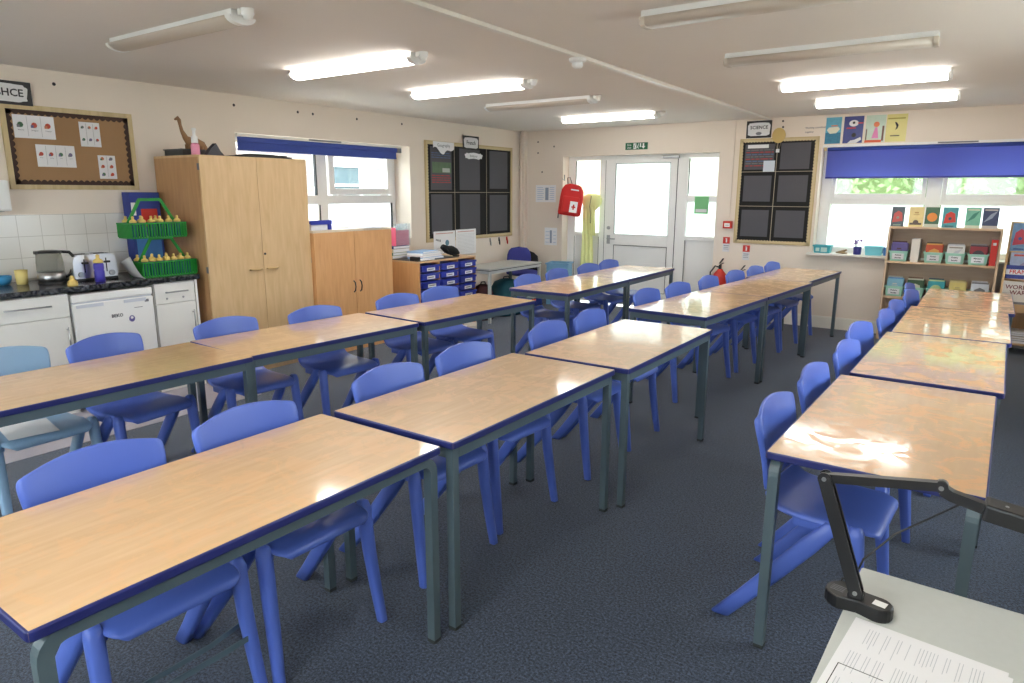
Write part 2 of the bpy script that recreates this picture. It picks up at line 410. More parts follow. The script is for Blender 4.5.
# local x = world Y, front (-y) = +X
y0, y1 = W1[0], W1[1]
b = mb(M_upvc)
b.box(y0, y0 + 0.06, 0, 0.06, 1.0, 2.06, 0.004).box(y1 - 0.06, y1, 0, 0.06, 1.0, 2.06, 0.004)
b.box(y0 + 0.06, y1 - 0.06, 0, 0.06, 1.0, 1.06, 0.004).box(y0 + 0.06, y1 - 0.06, 0, 0.06, 2.0, 2.06, 0.004)
b.box(4.97, 5.11, 0, 0.06, 1.06, 2.0, 0.004).box(y0 + 0.06, 4.97, 0.0, 0.06, 1.41, 1.50, 0.004).box(5.11, y1 - 0.06, 0.0, 0.06, 1.41, 1.50, 0.004)
struct(b.build('window_frame', w))
b = mb(M_upvc)
a, c, e, f = 5.13, 6.075, 1.505, 1.985
b.box(a, a + 0.07, -0.018, 0.03, e, f, 0.004).box(c - 0.07, c, -0.018, 0.03, e, f, 0.004).box(a + 0.07, c - 0.07, -0.018, 0.03, e, e + 0.07, 0.004).box(a + 0.07, c - 0.07, -0.018, 0.03, f - 0.07, f, 0.004)
b.box(a + 0.1, a + 0.2, -0.03, -0.018, e - 0.012, e + 0.012, 0.003).box(c - 0.2, c - 0.1, -0.03, -0.018, e - 0.012, e + 0.012, 0.003)
struct(b.build('casement', w))
b = mb(M_seal).box(c + 0.001, c + 0.012, -0.004, 0.03, e, f).box(4.955, 4.97, -0.004, 0.03, 1.5, 2.0).box(4.985, 5.0, -0.004, 0.0, 1.08, 1.40).box(6.075, 6.09, -0.004, 0.02, 1.06, 1.41)
struct(b.build('seal', w))
b = mb(); pane(b, M_glass, y0 + 0.06, 4.955, 1.5, 2.0, 0.03); pane(b, M_glass, a + 0.07, c - 0.07, e + 0.07, f - 0.07, 0.0)
struct(b.build('clear_pane', w))
b = mb(); pane(b, M_frost, y0 + 0.06, 4.97, 1.06, 1.41, 0.03); pane(b, M_frost, 5.11, 6.075, 1.06, 1.41, 0.03)
struct(b.build('frosted_pane', w))
struct(mb(M_gloss).box(y0, y1, -0.25, 0.0, 0.985, 1.0, 0.003).build('window_sill', w))

# ---- back window
w = bpy.data.objects.new('window_2', None); COL.objects.link(w); struct(w); w.location = (0, YB + 0.17, 0)
x0, x1 = W2[0], W2[1]
b = mb(M_upvc)
b.box(x0, x0 + 0.11, 0, 0.06, 0.87, 2.045, 0.004).box(x1 - 0.07, x1, 0, 0.06, 0.87, 2.045, 0.004)
b.box(x0 + 0.11, x1 - 0.07, 0, 0.06, 0.87, 0.93, 0.004).box(x0 + 0.11, x1 - 0.07, 0, 0.06, 1.98, 2.045, 0.004)
b.box(-0.625, -0.485, 0, 0.06, 0.93, 1.98, 0.004)
b.box(x0 + 0.11, -0.625, 0, 0.06, 1.42, 1.50, 0.004).box(-0.485, x1 - 0.07, 0, 0.06, 1.42, 1.50, 0.004)
struct(b.build('window_frame', w))
for a, c in ((-1.565, -0.63), (-0.48, 0.845)):
    b = mb(M_upvc)
    b.box(a, a + 0.04, -0.015, 0.03, 1.47, 1.975, 0.004).box(c - 0.04, c, -0.015, 0.03, 1.47, 1.975, 0.004).box(a + 0.04, c - 0.04, -0.015, 0.03, 1.47, 1.535, 0.004).box(a + 0.04, c - 0.04, -0.015, 0.03, 1.92, 1.975, 0.004)
    struct(b.build('casement', w))
    b = mb(); pane(b, M_glass, a + 0.04, c - 0.04, 1.535, 1.92, 0.008); struct(b.build('clear_pane', w))
    b = mb(); pane(b, M_frost, a + 0.005, c - 0.005, 0.93, 1.42, 0.03); struct(b.build('frosted_pane', w))
b = mb(M_gloss).box(x0 - 0.04, x1 + 0.04, -0.29, 0.0, 0.848, 0.872, 0.005); struct(b.build('window_sill', w))
# unseen windows added behind the camera to brighten the room
for i, (a, c) in enumerate(((-4.6, -2.9), (-1.7, 0.4))):
    w = bpy.data.objects.new('window_%d' % (5 + i), None); COL.objects.link(w); struct(w); w.location = (0, YF - 0.2, 0)
    b = mb(M_upvc).box(a, a + .06, 0, .06, 1, 2.05).box(c - .06, c, 0, .06, 1, 2.05).box(a + .06, c - .06, 0, .06, 1, 1.06).box(a + .06, c - .06, 0, .06, 1.99, 2.05).box((a + c) / 2 - .04, (a + c) / 2 + .04, 0, .06, 1.06, 1.99)
    struct(b.build('window_frame', w))
    b = mb(); pane(b, M_glass, a + .06, (a + c) / 2 - .04, 1.06, 1.99, .03); pane(b, M_glass, (a + c) / 2 + .04, c - .06, 1.06, 1.99, .03); struct(b.build('clear_pane', w))

w = bpy.data.objects.new('window_7', None); COL.objects.link(w); struct(w); w.location = (XR + 0.2, 0, 0); w.rotation_euler = (0, 0, -RL)  # unseen window added in the right wall to light the chair backs
a, c = -4.9, -3.0
b = mb(M_upvc).box(a, a + .06, 0, .06, 1, 2.06).box(c - .06, c, 0, .06, 1, 2.06).box(a + .06, c - .06, 0, .06, 1, 1.06).box(a + .06, c - .06, 0, .06, 2.0, 2.06).box(-3.99, -3.91, 0, .06, 1.06, 2.0)
struct(b.build('window_frame', w))
b = mb(); pane(b, M_glass, a + .06, -3.99, 1.06, 2.0, .03); pane(b, M_glass, -3.91, c - .06, 1.06, 2.0, .03); struct(b.build('clear_pane', w))
struct(mb(M_gloss).box(a - .04, c + .04, -0.24, 0.0, 0.975, 1.0, 0.004).build('window_sill', w))

# ---- door with sidelights
w = bpy.data.objects.new('door_1', None); COL.objects.link(w); struct(w); w.location = (0, YB + 0.16, 0)
b = mb(M_upvc)
b.box(-5.05, -4.93, 0, 0.07, 0, 2.03, 0.004).box(-2.89, -2.84, 0, 0.07, 0, 2.03, 0.004).box(-4.93, -2.89, 0, 0.07, 1.975, 2.03, 0.003)
b.box(-4.54, -4.46, -0.006, 0.07, 0, 1.975, 0.004).box(-3.42, -3.28, -0.006, 0.07, 0, 1.975, 0.004)
b.box(-4.46, -3.42, 0.0, 0.07, 0.0, 0.02)
for a, c in ((-4.93, -4.54), (-3.28, -2.89)):
    b.box(a, c, 0, 0.06, 1.43, 1.50, 0.004).box(a, c, -0.01, 0.06, 0.935, 0.985, 0.004).box(a, c, 0.02, 0.05, 0.02, 0.935).box(a, c, 0, 0.06, 0, 0.1, 0.003)
struct(b.build('door_frame', w))
b = mb(M_upvc)
a, c = -4.452, -3.428
b.box(a, a + 0.15, -0.012, 0.045, 0.025, 1.974, 0.004).box(c - 0.09, c, -0.012, 0.045, 0.025, 1.974, 0.004)
b.box(a + 0.15, c - 0.09, -0.012, 0.045, 1.925, 1.974, 0.004).box(a + 0.15, c - 0.09, -0.012, 0.045, 0.83, 0.975, 0.004).box(a + 0.15, c - 0.09, -0.012, 0.045, 0.025, 0.2, 0.004)
b.box(a + 0.15, c - 0.09, 0.004, 0.04, 0.2, 0.83)
struct(b.build('door_leaf', w))
b = mb(M_seal)
for (e, f, g, h) in ((a + 0.15, c - 0.09, 0.975, 1.925), (a + 0.15, c - 0.09, 0.2, 0.83)):
    b.box(e, e + 0.007, -0.0135, -0.012, g, h).box(f - 0.007, f, -0.0135, -0.012, g, h).box(e, f, -0.0135, -0.012, h - 0.006, h).box(e, f, -0.0135, -0.012, g, g + 0.006)
b.box(c + 0.001, c + 0.007, -0.008, 0.0, 0.03, 1.97).box(a - 0.007, a - 0.001, -0.008, 0.0, 0.03, 1.97)
b.box(-4.935, -4.93, -0.002, 0.0, 0.1, 0.93).box(-4.545, -4.54, -0.008, 0.0, 0.1, 0.93).box(-3.28, -3.275, -0.008, 0.0, 0.1, 0.93)
b.box(-3.275, -3.262, -0.004, 0.0, 1.5, 1.97).box(-4.93, -4.918, -0.004, 0.0, 1.5, 1.97)
struct(b.build('seal', w))
b = mb(); pane(b, M_frost, a + 0.15, c - 0.09, 0.975, 1.925, 0.01); pane(b, M_frost, -4.93, -4.54, 0.985, 1.43, 0.03); pane(b, M_frost, -3.28, -2.89, 0.985, 1.43, 0.03)
struct(b.build('frosted_pane', w))
b = mb(); pane(b, M_glass, -4.93, -4.54, 1.5, 1.975, 0.03); pane(b, M_glass, -3.28, -2.89, 1.5, 1.975, 0.03)
struct(b.build('clear_pane', w))
b = mb(M_steel).box(a + 0.045, a + 0.095, -0.018, -0.012, 0.84, 0.96, 0.002)
b.tube([(a + 0.07, -0.012, 0.915), (a + 0.07, -0.06, 0.915), (a + 0.19, -0.062, 0.912)], 0.009, 8).cyl((a + 0.07, -0.012, 1.06), (a + 0.07, -0.03, 1.06), 0.024)
struct(b.build('door_handle', w))
b = mb(M_steel).box(-3.62, -3.40, -0.05, -0.006, 1.975, 2.01, 0.004); struct(b.build('door_closer', w))

# ------------------------------------------------------------------ outside the windows
t = thing('neighbouring_building', 'pale building seen through the left windows, white window with glazing bars', 'building', (-9.5, 7.5, -0.06), RL)
mb(mat_brick()).box(-6, 5, 0, 0.3, 0, 3.3).build('wall', t)
b = mb(M_upvc)
for a, c, e, f in ((0.55, 2.25, 2.02, 2.16), (0.55, 2.25, 1.35, 1.48), (0.55, 0.68, 1.48, 2.02), (2.12, 2.25, 1.48, 2.02), (1.33, 1.39, 1.48, 2.02), (0.68, 1.33, 1.69, 1.73), (1.39, 2.12, 1.69, 1.73)):
    b.box(a, c, -0.05, 0, e, f)
f = b.build('window', t)
b = mb(mat('dark_window_reflection', (74, 88, 94), 0.1)).box(0.68, 1.33, -0.02, -0.012, 1.48, 2.02); b.use(mat('pale_curtain', (124, 138, 132), 0.8)).box(1.39, 2.12, -0.02, -0.012, 1.48, 2.02)
b.build('pane', f)
t = mb(mat('pale_render', (142, 140, 132), 0.9, var=0.05)).box(-14, -3.9, 0, 0.4, 0, 4.2).use(mat('cream_render', (156, 142, 112), 0.9, var=0.04)).box(-8.0, -6.6, -0.02, 0, 0, 4.0).build('outbuilding', loc=(0, 13.0, -0.06))
tag(t, 'pale rendered building seen bright through the door sidelights', 'building')
# shrub hedge seen as a strip under the long blue blind
rnd = random.Random(3)
b = mb(mat('pale_leaf_green', (92, 116, 68), 0.6, var=0.4, vscale=3)); b.use(b.mats[0])
for i in range(7000):
    x = rnd.uniform(-3.8, 4.5); z = rnd.uniform(0.02, 4.4); y = 11.9 + 0.35 * math.sin(x * 3.1) * math.sin(z * 4.0 + x) + rnd.uniform(-0.25, 0.25)
    s_ = rnd.uniform(0.03, 0.075); a = rnd.uniform(0, 2 * PI); q = rnd.uniform(-0.9, 0.9)
    u = Vector((math.cos(a), q * 0.6, math.sin(a))).normalized() * s_; v = Vector((-math.sin(a), q, math.cos(a))).normalized() * s_ * 0.55
    c = Vector((x, y, z)); vs = [b.V(c - u), b.V(c - v), b.V(c + u), b.V(c + v)]
    b._reg([b.bm.faces.new(vs)])
b.use(mat('hedge_inner_green', (84, 104, 60), 0.9, var=0.3)).box(-3.8, 4.5, 12.2, 12.6, -0.0, 4.3)
tag(b.build('hedge', loc=(0, 0, -0.06), norm=False), 'pale green leafy hedge outside the long back window', 'hedge', kind='stuff')

# ------------------------------------------------------------------ roller blinds
t = thing('roller_blind', 'dark blue roller blind rolled nearly up over the left window', 'blind', (XL - 0.005, 3.885, 1.905), RL)
b = mb(M_blind2).box(0, 2.04, -0.006, 0.0, 0.012, 0.12).box(0, 2.04, -0.03, 0.0, 0.075, 0.122, 0.01); b.build('blind_cloth', t)
mb(M_blind2).box(0, 2.04, -0.012, 0.006, 0.0, 0.018, 0.004).build('bottom_rail', t)
b = mb(M_gloss).box(-0.02, 2.09, -0.035, 0.005, 0.123, 0.148, 0.002); b.use(M_grey).box(0.78, 1.2, -0.037, -0.036, 0.13, 0.146).build('head_rail', t)
mb(M_grey).box(2.041, 2.095, -0.04, 0.0, 0.07, 0.122, 0.004).build('bracket', t)
t = thing('roller_blind', 'long violet blue roller blind half down over the back window', 'blind', (-1.615, YB - 0.012, 1.70), 0)
mb(M_blind).box(0, 2.50, -0.0015, 0.0, 0.018, 0.30).build('blind_cloth', t)
mb(mat('blind_rail_blue', (58, 60, 150), 0.5)).box(0, 2.50, -0.01, 0.006, 0.0, 0.018, 0.003).build('bottom_rail', t)
b = mb(M_blind2).tube([(0, 0.006, 0.318), (2.5, 0.006, 0.318)], 0.02, 12); b.build('roller', t)
b = mb(M_white).box(-0.05, 2.53, -0.018, 0.008, 0.339, 0.365, 0.003); b.use(mat('tan_bracket', (196, 176, 128), 0.5)).box(-0.035, -0.005, -0.03, 0.0, 0.30, 0.338, 0.003).use(M_grey).box(1.05, 1.4, -0.0185, -0.018, 0.345, 0.36).build('head_rail', t)

# ------------------------------------------------------------------ ceiling lights
def lamp(x0, x1, y, wide, lit, label, boxy):
    t = thing('ceiling_light', label, 'light', ((x0 + x1) / 2, y, HC), 0, 'batten lights on the ceiling')
    h = (x1 - x0) / 2; d = M_lamp if lit else M_lampoff
    mb(M_white).box(-h, h, -0.05, 0.05, -0.03, 0.0, 0.002).build('housing', t)
    w_ = wide / 2; n = 10
    if boxy: prof = [(-w_, -0.03), (-w_, -0.045), (-w_ * 0.9, -0.062), (-w_ * 0.6, -0.070), (w_ * 0.6, -0.070), (w_ * 0.9, -0.062), (w_, -0.045), (w_, -0.03)]
    else: prof = [(w_ * -math.cos(PI * k / n), -0.03 - 0.035 * math.sin(PI * k / n)) for k in range(n + 1)]
    rings = [[(x, py, pz) for py, pz in prof] for x in (-h + 0.02, h - 0.02)]
    mb(d).rings(rings).build('diffuser', t)
    for s_ in (-1, 1):
        big = (not boxy) and s_ > 0
        e = [[(x, py * 1.04, -0.0301 + (pz + 0.03) * 1.06) for py, pz in prof] for x in ((s_ * (h - 0.02)), (s_ * (h + (0.02 if big else 0.004))))]
        mb(M_white if not boxy or lit else M_lampoff).rings(e, smooth=False).build('end_cap', t)
    if not boxy:
        c = mb(M_white).lathe([(0.03, -0.0), (0.03, -0.025), (0.024, -0.032), (0.022, -0.042), (0.016, -0.048), (0.004, -0.05)], (h + 0.06, 0.0, 0), 18)
        c.box(h + 0.02, h + 0.04, -0.03, 0.03, -0.03, 0.0, 0.003); c.build('sensor', t)
LX = (-4.235, -3.02)
for y, lit, lab in ((2.17, 0, 'unlit curved batten light on the ceiling, above the brown notice board'),
                    (3.41, 1, 'lit curved batten light above the tall cupboard, nearest of the lit left ones'),
                    (4.67, 1, 'lit curved batten light, middle one of the lit left ones'),
                    (5.74, 0, 'unlit slim batten light between two lit ones near the corner'),
                    (7.20, 1, 'lit batten light just in front of the exit door')):
    lamp(LX[0] - 0.03, LX[1] - 0.08, y, 0.14, lit, lab, False)
RX = (-1.485, -0.35)
for y, lit, lab in ((3.30, 0, 'unlit boxy batten light at the top edge of the photo'),
                    (4.55, 0, 'unlit boxy batten light nearest to the two lit right ones'),
                    (5.89, 1, 'lit boxy batten light, nearer of the two on the right'),
                    (7.18, 1, 'lit boxy batten light nearest to the long back window')):
    lamp(RX[0] - 0.02, RX[1] - 0.01, y, 0.115, lit, lab, True)
for x, y, lit in ((-3.63, 0.85, 0), (-3.63, -0.4, 1), (-0.92, 1.95, 0), (-0.92, 0.7, 1), (-0.92, -0.5, 0)):  # unseen lamps added out of frame; the lit ones brighten the foreground
    lamp(x - 0.6, x + 0.6, y, 0.15, lit, 'added batten light on the ceiling out of the picture behind the camera', True)
t = thing('smoke_detector', 'small white dome smoke detector on the ceiling trunking', 'smoke detector', (-2.285, 4.02, HC - 0.022))
mb(M_white).lathe([(0.055, 0.0), (0.055, -0.018), (0.045, -0.024)]).build('base', t)
mb(M_white).lathe([(0.035, -0.024), (0.036, -0.045), (0.025, -0.058), (0.004, -0.06)]).build('sensor_head', t)

# ------------------------------------------------------------------ classroom tables
def make_table(bent, L=1.2, W=0.6, H=0.72):
    """origin at the floor under the near-left corner; length along +y, width along +x"""
    t = thing('classroom_table', 'x', 'table')
    th = 0.024
    b = mb(M_top).box(0.006, W - 0.006, 0.006, L - 0.006, H - 0.003, H)
    b.use(M_under).box(0.004, W - 0.004, 0.004, L - 0.004, H - th + 0.002, H - 0.0032); b.build('tabletop', t)
    # navy edge band running round the top
    def rr(o, r, n=5):
        pts = []
        for cx, cy, a0 in ((W - o - r, o + r, -PI / 2), (W - o - r, L - o - r, 0), (o + r, L - o - r, PI / 2), (o + r, o + r, PI)):
            for k in range(n + 1):
                a = a0 + (PI / 2) * k / n; pts.append((cx + r * math.cos(a), cy + r * math.sin(a)))
        return pts
    b = mb(M_navyedge); prof = [(0.006, H - th, 0.012), (0.001, H - th, 0.014), (0.0, H - th + 0.003, 0.014), (0.0, H - 0.004, 0.014), (0.002, H - 0.0005, 0.013), (0.0063, H - 0.0002, 0.010)]
    R = [[(x, y, z) for x, y in rr(o, r)] for o, z, r in prof]; R.append(R[0]); b.rings(R, caps=False, smooth=False); b.build('edge_band', t)
    z1 = H - th; s = 0.032; h = 0.042; i = 0.012
    b_in = i + s / 2
    if bent:
        # long sides: one tube bent down at each end into legs
        for x in (b_in, W - b_in):
            def arc(yc, sgn):
                r = 0.045; pts = []
                for k in range(7):
                    a = (PI / 2) * k / 6; pts.append((x, yc + sgn * r * math.sin(a), (z1 - s / 2 - r) + r * math.cos(a)))
                return pts
            ya, yb = i + 0.045 + s / 2, L - i - 0.045 - s / 2
            mb(M_frame).bar([(x, ya, z1 - s / 2), (x, yb, z1 - s / 2)], s, s, (1, 0, 0)).build('rail', t)
            for yc, sg in ((ya, -1), (yb, 1)):
                p = arc(yc, sg); p.append((x, yc + sg * 0.045, 0.008))
                o = mb(M_frame).bar(p, s, s, (1, 0, 0)).build('leg', t)
                mb(M_foot).box(x - s / 2 - .001, x + s / 2 + .001, yc + sg * .045 - s / 2 - .001, yc + sg * .045 + s / 2 + .001, 0, 0.014, 0.003).build('foot_cap', o)
        for y in (i + 0.12, L - i - 0.12):
            mb(M_frame).box(b_in + s / 2, W - b_in - s / 2, y - 0.012, y + 0.012, z1 - s, z1 - 0.001).build('cross_rail', t)
            
    else:
        for x in (b_in, W - b_in):
            mb(M_frame).box(x - s / 2, x + s / 2, i + s, L - i - s, z1 - h, z1, 0.002).build('rail', t)
            for y in (i + s / 2, L - i - s / 2):
                o = mb(M_frame).box(x - s / 2, x + s / 2, y - s / 2, y + s / 2, 0.008, z1, 0.0025).build('leg', t)
                mb(M_foot).box(x - s / 2 - .001, x + s / 2 + .001, y - s / 2 - .001, y + s / 2 + .001, 0, 0.014, 0.003).build('foot_cap', o)
        for y in (i + s / 2, L - i - s / 2):
            mb(M_frame).box(b_in + s / 2, W - b_in - s / 2, y - s / 2 + .002, y + s / 2 - .002, z1 - h, z1, 0.002).build('cross_rail', t)
    return t
PT = {0: make_table(False), 1: make_table(True)}; used = set()
GT = 'beech topped tables set in rows'
def table(x, y, th, bent, label, wear=0.4):
    t = PT[bent] if bent not in used else dup(PT[bent])
    used.add(bent); t.location = (x, y, 0); t.rotation_euler = (0, 0, th); t['label'] = label; t['group'] = GT
    for k_ in [o_ for o_ in bpy.data.objects if o_.parent == t and o_.name.startswith('tabletop')]: k_['wear'] = wear
table(-2.008, 0.423, -0.006, 1, 'beech topped table filling the bottom left, nearest of the centre row', 0.4)
table(-1.988, 1.665, -0.006, 0, 'beech topped table, middle one of the centre row', 0.4)
table(-1.929, 2.895, 0.0, 0, 'beech topped table with glossy far end, last of the centre row', 0.4)
table(-3.610, 0.835, -0.012, 0, 'beech topped table by the fridge, cut by the left edge of the photo', 0.15)
table(-3.615, 2.045, -0.066, 0, 'beech topped table before the tall cupboard, middle of the left row', 0.15)
table(-3.520, 3.275, -0.074, 0, 'beech topped table before the tray drawers, last of the left row', 0.15)
table(-3.405, 4.868, 0.012, 0, 'beech topped table with window glare, nearer of the pair before the exit door', 0.35)
table(-3.425, 6.072, 0.012, 0, 'beech topped table closest to the exit door, farther of the pair', 0.35)
table(-2.100, 4.512, -0.079, 0, 'beech topped table beyond the centre row, nearest of the row leading to the extinguishers', 0.35)
table(-2.004, 5.712, -0.079, 0, 'orange looking table in the middle of the row leading to the extinguishers', 0.35)
table(-1.955, 6.915, -0.075, 0, 'beech topped table below the black board on the back wall', 0.35)
table(-0.515, 2.192, -0.018, 1, 'worn glossy table behind the document camera, nearest of the right row', 1)
table(-0.466, 3.450, -0.015, 1, 'glossy table with violet blind reflection, second of the right row', 1)
table(-0.425, 4.661, 0.001, 0, 'table with worn orange patches, third of the right row', 1)
table(-0.389, 5.866, 0.0, 0, 'table nearest to the book shelves, last of the right row', 1)

# ------------------------------------------------------------------ chairs (one-piece moulded plastic school chair)
def make_chair():
    """origin on the floor, seat facing +x"""
    t = thing('school_chair', 'x', 'chair')
    # centre line of the shell: x, z, half width, side flare forward, flange depth
    P = [(0.212, 0.417, 0.150, 0.00, 0.004), (0.214, 0.44, 0.172, 0.00, 0.012), (0.196, 0.458, 0.186, -0.004, 0.022), (0.13, 0.461, 0.196, 0.000, 0.026),
         (0.05, 0.455, 0.200, 0.004, 0.028), (-0.04, 0.45, 0.200, 0.008, 0.028), (-0.11, 0.452, 0.192, 0.012, 0.026),
         (-0.15, 0.467, 0.184, 0.016, 0.024), (-0.172, 0.498, 0.180, 0.022, 0.024), (-0.183, 0.54, 0.181, 0.028, 0.026),
         (-0.192, 0.6, 0.188, 0.032, 0.028), (-0.201, 0.655, 0.197, 0.034, 0.032), (-0.211, 0.712, 0.204, 0.034, 0.036), (-0.218, 0.76, 0.206, 0.033, 0.036),
         (-0.2225, 0.786, 0.203, 0.032, 0.034), (-0.225, 0.798, 0.195, 0.031, 0.026), (-0.226, 0.803, 0.184, 0.031, 0.016)]
    nP = len(P); U = [-1.0, -0.98, -0.90, -0.65, -0.4, -0.15, 0.15, 0.4, 0.65, 0.90, 0.98, 1.0]
    def tangent(k):
        a, c = P[max(0, k - 1)], P[min(nP - 1, k + 1)]; v = Vector((c[0] - a[0], 0, c[1] - a[1])); return v.normalized()
    front, back = [], []
    TH = 0.011
    for k, (x, z, hw, fl, fg) in enumerate(P):
        tg = tangent(k); nrm = Vector((-tg.z, 0, tg.x)) * 1.0   # candidate normal
        if nrm.x * 1 + nrm.z * 1 < 0: nrm = -nrm                 # face up / forward
        fr, bk = [], []
        for u in U:
            top = 0.0
            if z > 0.7: top = -0.032 * (u * u) * ((z - 0.7) / 0.103)
            y = hw * u
            c = Vector((x, y, z + top)) + nrm * (fl * u * u)
            if abs(u) == 1.0: c = c - nrm * fg * 0.8 + Vector((0, 0.002 * (1 if u > 0 else -1), 0))
            elif abs(u) == 0.98: c = c - nrm * fg * 0.10
            fr.append(c)
            ydir = Vector((0, 1 if u > 0 else -1, 0))
            if abs(u) == 1.0: bk.append(c - ydir * TH * 0.8)
            elif abs(u) == 0.98: bk.append(c - nrm * TH - ydir * TH * 0.7)
            else: bk.append(c - nrm * TH)
        front.append(fr); back.append(bk)
    # flange along the top edge of the back and the front lip
    tipf = [c + Vector((-0.012, 0, 0.001)) for c in front[-1]]; tipb = [c + Vector((-0.004, 0, -0.006)) for c in back[-1]]
    front.append(tipf); back.append(tipb)
    def shell(a, c, name, close_a, close_c):
        b = mb(M_chair)
        A = [[b.V(p) for p in r] for r in front[a:c]]; B = [[b.V(p) for p in r] for r in back[a:c]]
        f = []
        n = len(U)
        for i in range(len(A) - 1):
            for j in range(n - 1):
                f.append(b.bm.faces.new((A[i][j], A[i][j + 1], A[i + 1][j + 1], A[i + 1][j]))); f.append(b.bm.faces.new((B[i][j + 1], B[i][j], B[i + 1][j], B[i + 1][j + 1])))
            f.append(b.bm.faces.new((A[i + 1][0], B[i + 1][0], B[i][0], A[i][0]))); f.append(b.bm.faces.new((A[i][n - 1], B[i][n - 1], B[i + 1][n - 1], A[i + 1][n - 1])))
        for flag, i in ((close_a, 0), (close_c, len(A) - 1)):
            if flag:
                for j in range(n - 1): f.append(b.bm.faces.new((A[i][j], A[i][j + 1], B[i][j + 1], B[i][j])))
        b._reg(f, True)
        o = b.build(name, t)
        md = o.modifiers.new('soften', 'SUBSURF'); md.levels = 1; md.render_levels = 1
        return o
    shell(0, 9, 'seat', True, True)
    shell(8, nP + 1, 'backrest', True, True)
    # legs: rounded box sections, four separate
    def leg(sy, rear):
        b = mb(M_chair)
        def sec(c, ax, w, h):   # section centred at c with axis ax, w along y, h across
            ax = Vector(ax).normalized(); q = Vector((0, 1, 0)); r = q.cross(ax).normalized(); ring = []
            for k in range(12):
                a = 2 * PI * k / 12; ca, sa = math.cos(a), math.sin(a)
                ex = lambda v: math.copysign(abs(v) ** 0.6, v)
                ring.append(Vector(c) + q * (w / 2 * ex(ca)) + r * (h / 2 * ex(sa)))
            return ring
        if not rear:
            pts = [(0.140, 0.202, 0.468, .012, .020), (0.142, 0.203, 0.463, .036, .038), (0.146, 0.204, 0.438, .045, .048), (0.162, 0.207, 0.28, .042, .044), (0.182, 0.213, 0.13, .038, .039), (0.200, 0.220, 0.006, .034, .034), (0.2005, 0.220, 0.0, .034, .034)]
            ax = (0.06, 0.03 * sy, -1)
        else:
            pts = [(0.080, 0.192, 0.446, .018, .020), (0.066, 0.193, 0.436, .034, .052), (0.0, 0.200, 0.350, .036, .064), (-0.11, 0.212, 0.205, .036, .060), (-0.20, 0.222, 0.09, .034, .056), (-0.256, 0.229, 0.020, .034, .052)]
            ax = (-0.66, 0.05 * sy, -0.75)
        rings = []
        for i, (x, y, z, w_, h_) in enumerate(pts):
            r = sec((x, sy * y, z), ax, w_, h_)
            if i == len(pts) - 1:    # cut level with the floor
                A = Vector(ax).normalized(); r = [p + A * (-p.z / A.z) for p in r]
            rings.append(r)
        b.rings(rings); o = b.build('leg', t)
        return o
    for sy in (-1, 1):
        leg(sy, False); leg(sy, True)
    # ribs under the seat tying the legs to the shell
    b = mb(M_chair)
    for sy in (-1, 1): b.box(-0.06, 0.15, sy * 0.184 - 0.012, sy * 0.184 + 0.012, 0.412, 0.447, 0.004)
    b.box(0.09, 0.12, -0.172, 0.172, 0.425, 0.448, 0.003); b.build('seat_rib', t)
    return t
chair0 = make_chair(); first_chair = [True]
GC = 'moulded school chairs pushed up to the tables'
def chair(bx, by, rot, label, light=False):
    """bx, by: where the top of the backrest is; rot: heading of the seat from +x"""
    if first_chair[0]: t = chair0; first_chair[0] = False
    else: t = dup(chair0)
    t.location = (bx + 0.21 * math.cos(rot), by + 0.21 * math.sin(rot), 0); t.rotation_euler = (0, 0, rot); t['label'] = label; t['group'] = GC
    return t
C = 'blue moulded school chair '
chair(-2.095, 0.860, 0.0, C + 'at the bottom left, nearest of all to the camera')
chair(-2.08, 1.36, -0.02, C + 'second from the camera in the centre row')
chair(-2.085, 2.065, -0.05, C + 'third from the camera in the centre row')
chair(-2.09, 2.60, -0.07, C + 'fourth from the camera in the centre row')
chair(-2.065, 3.345, 0.0, C + 'fifth from the camera in the centre row')
chair(-2.065, 3.86, 0.0, C + 'farthest one of the centre row')
ch_light = chair(-3.83, 1.225, 0.04, 'pale blue moulded school chair cut by the left edge of the photo')
chair(-3.765, 1.67, 0.14, C + 'in front of the white fridge')
chair(-3.71, 2.34, -0.065, C + 'in front of the tall cupboard, left one of the two there')
chair(-3.61, 2.925, -0.1, C + 'in front of the tall cupboard, right one beside the orange cupboard')
chair(-3.565, 3.65, -0.10, C + 'in front of the orange cupboard, before the tray drawers')
chair(-3.57, 4.14, -0.086, C + 'in front of the blue tray drawers, last of the left row')
chair(-3.46, 5.24, -0.04, C + 'nearest of the four before the exit door')
chair(-3.50, 5.83, -0.02, C + 'second of the four before the exit door')
chair(-3.49, 6.46, -0.07, C + 'below the yellow vest, third of the four before the exit door')
chair(-3.51, 6.98, -0.07, C + 'farthest of the four, close to the white exit door')
chair(-2.18, 5.01, -0.10, C + 'first of six in the row leading to the extinguishers')
chair(-2.125, 5.53, -0.14, C + 'second of six in the row leading to the extinguishers')
chair(-2.075, 6.15, -0.09, C + 'third of six, in front of the red extinguisher')
chair(-2.015, 6.745, -0.125, C + 'fourth of six, in front of the second extinguisher')
chair(-1.97, 7.28, -0.115, C + 'fifth of six in the row below the black board')
chair(-1.94, 7.83, -0.13, C + 'last of six, nearest to the back wall')
chair(-0.583, 2.565, -0.06, C + 'showing its whole seat behind the document camera')
chair(-0.570, 3.16, -0.08, C + 'second from the camera along the right row')
chair(-0.537, 3.79, -0.12, C + 'third from the camera along the right row')
chair(-0.568, 4.40, -0.18, C + 'fourth from the camera along the right row')
chair(-0.500, 4.995, -0.10, C + 'fifth from the camera along the right row')
chair(-0.497, 5.50, -0.12, C + 'sixth from the camera along the right row')
chair(-0.46, 6.17, -0.15, C + 'seventh along the right row, before the mint baskets')
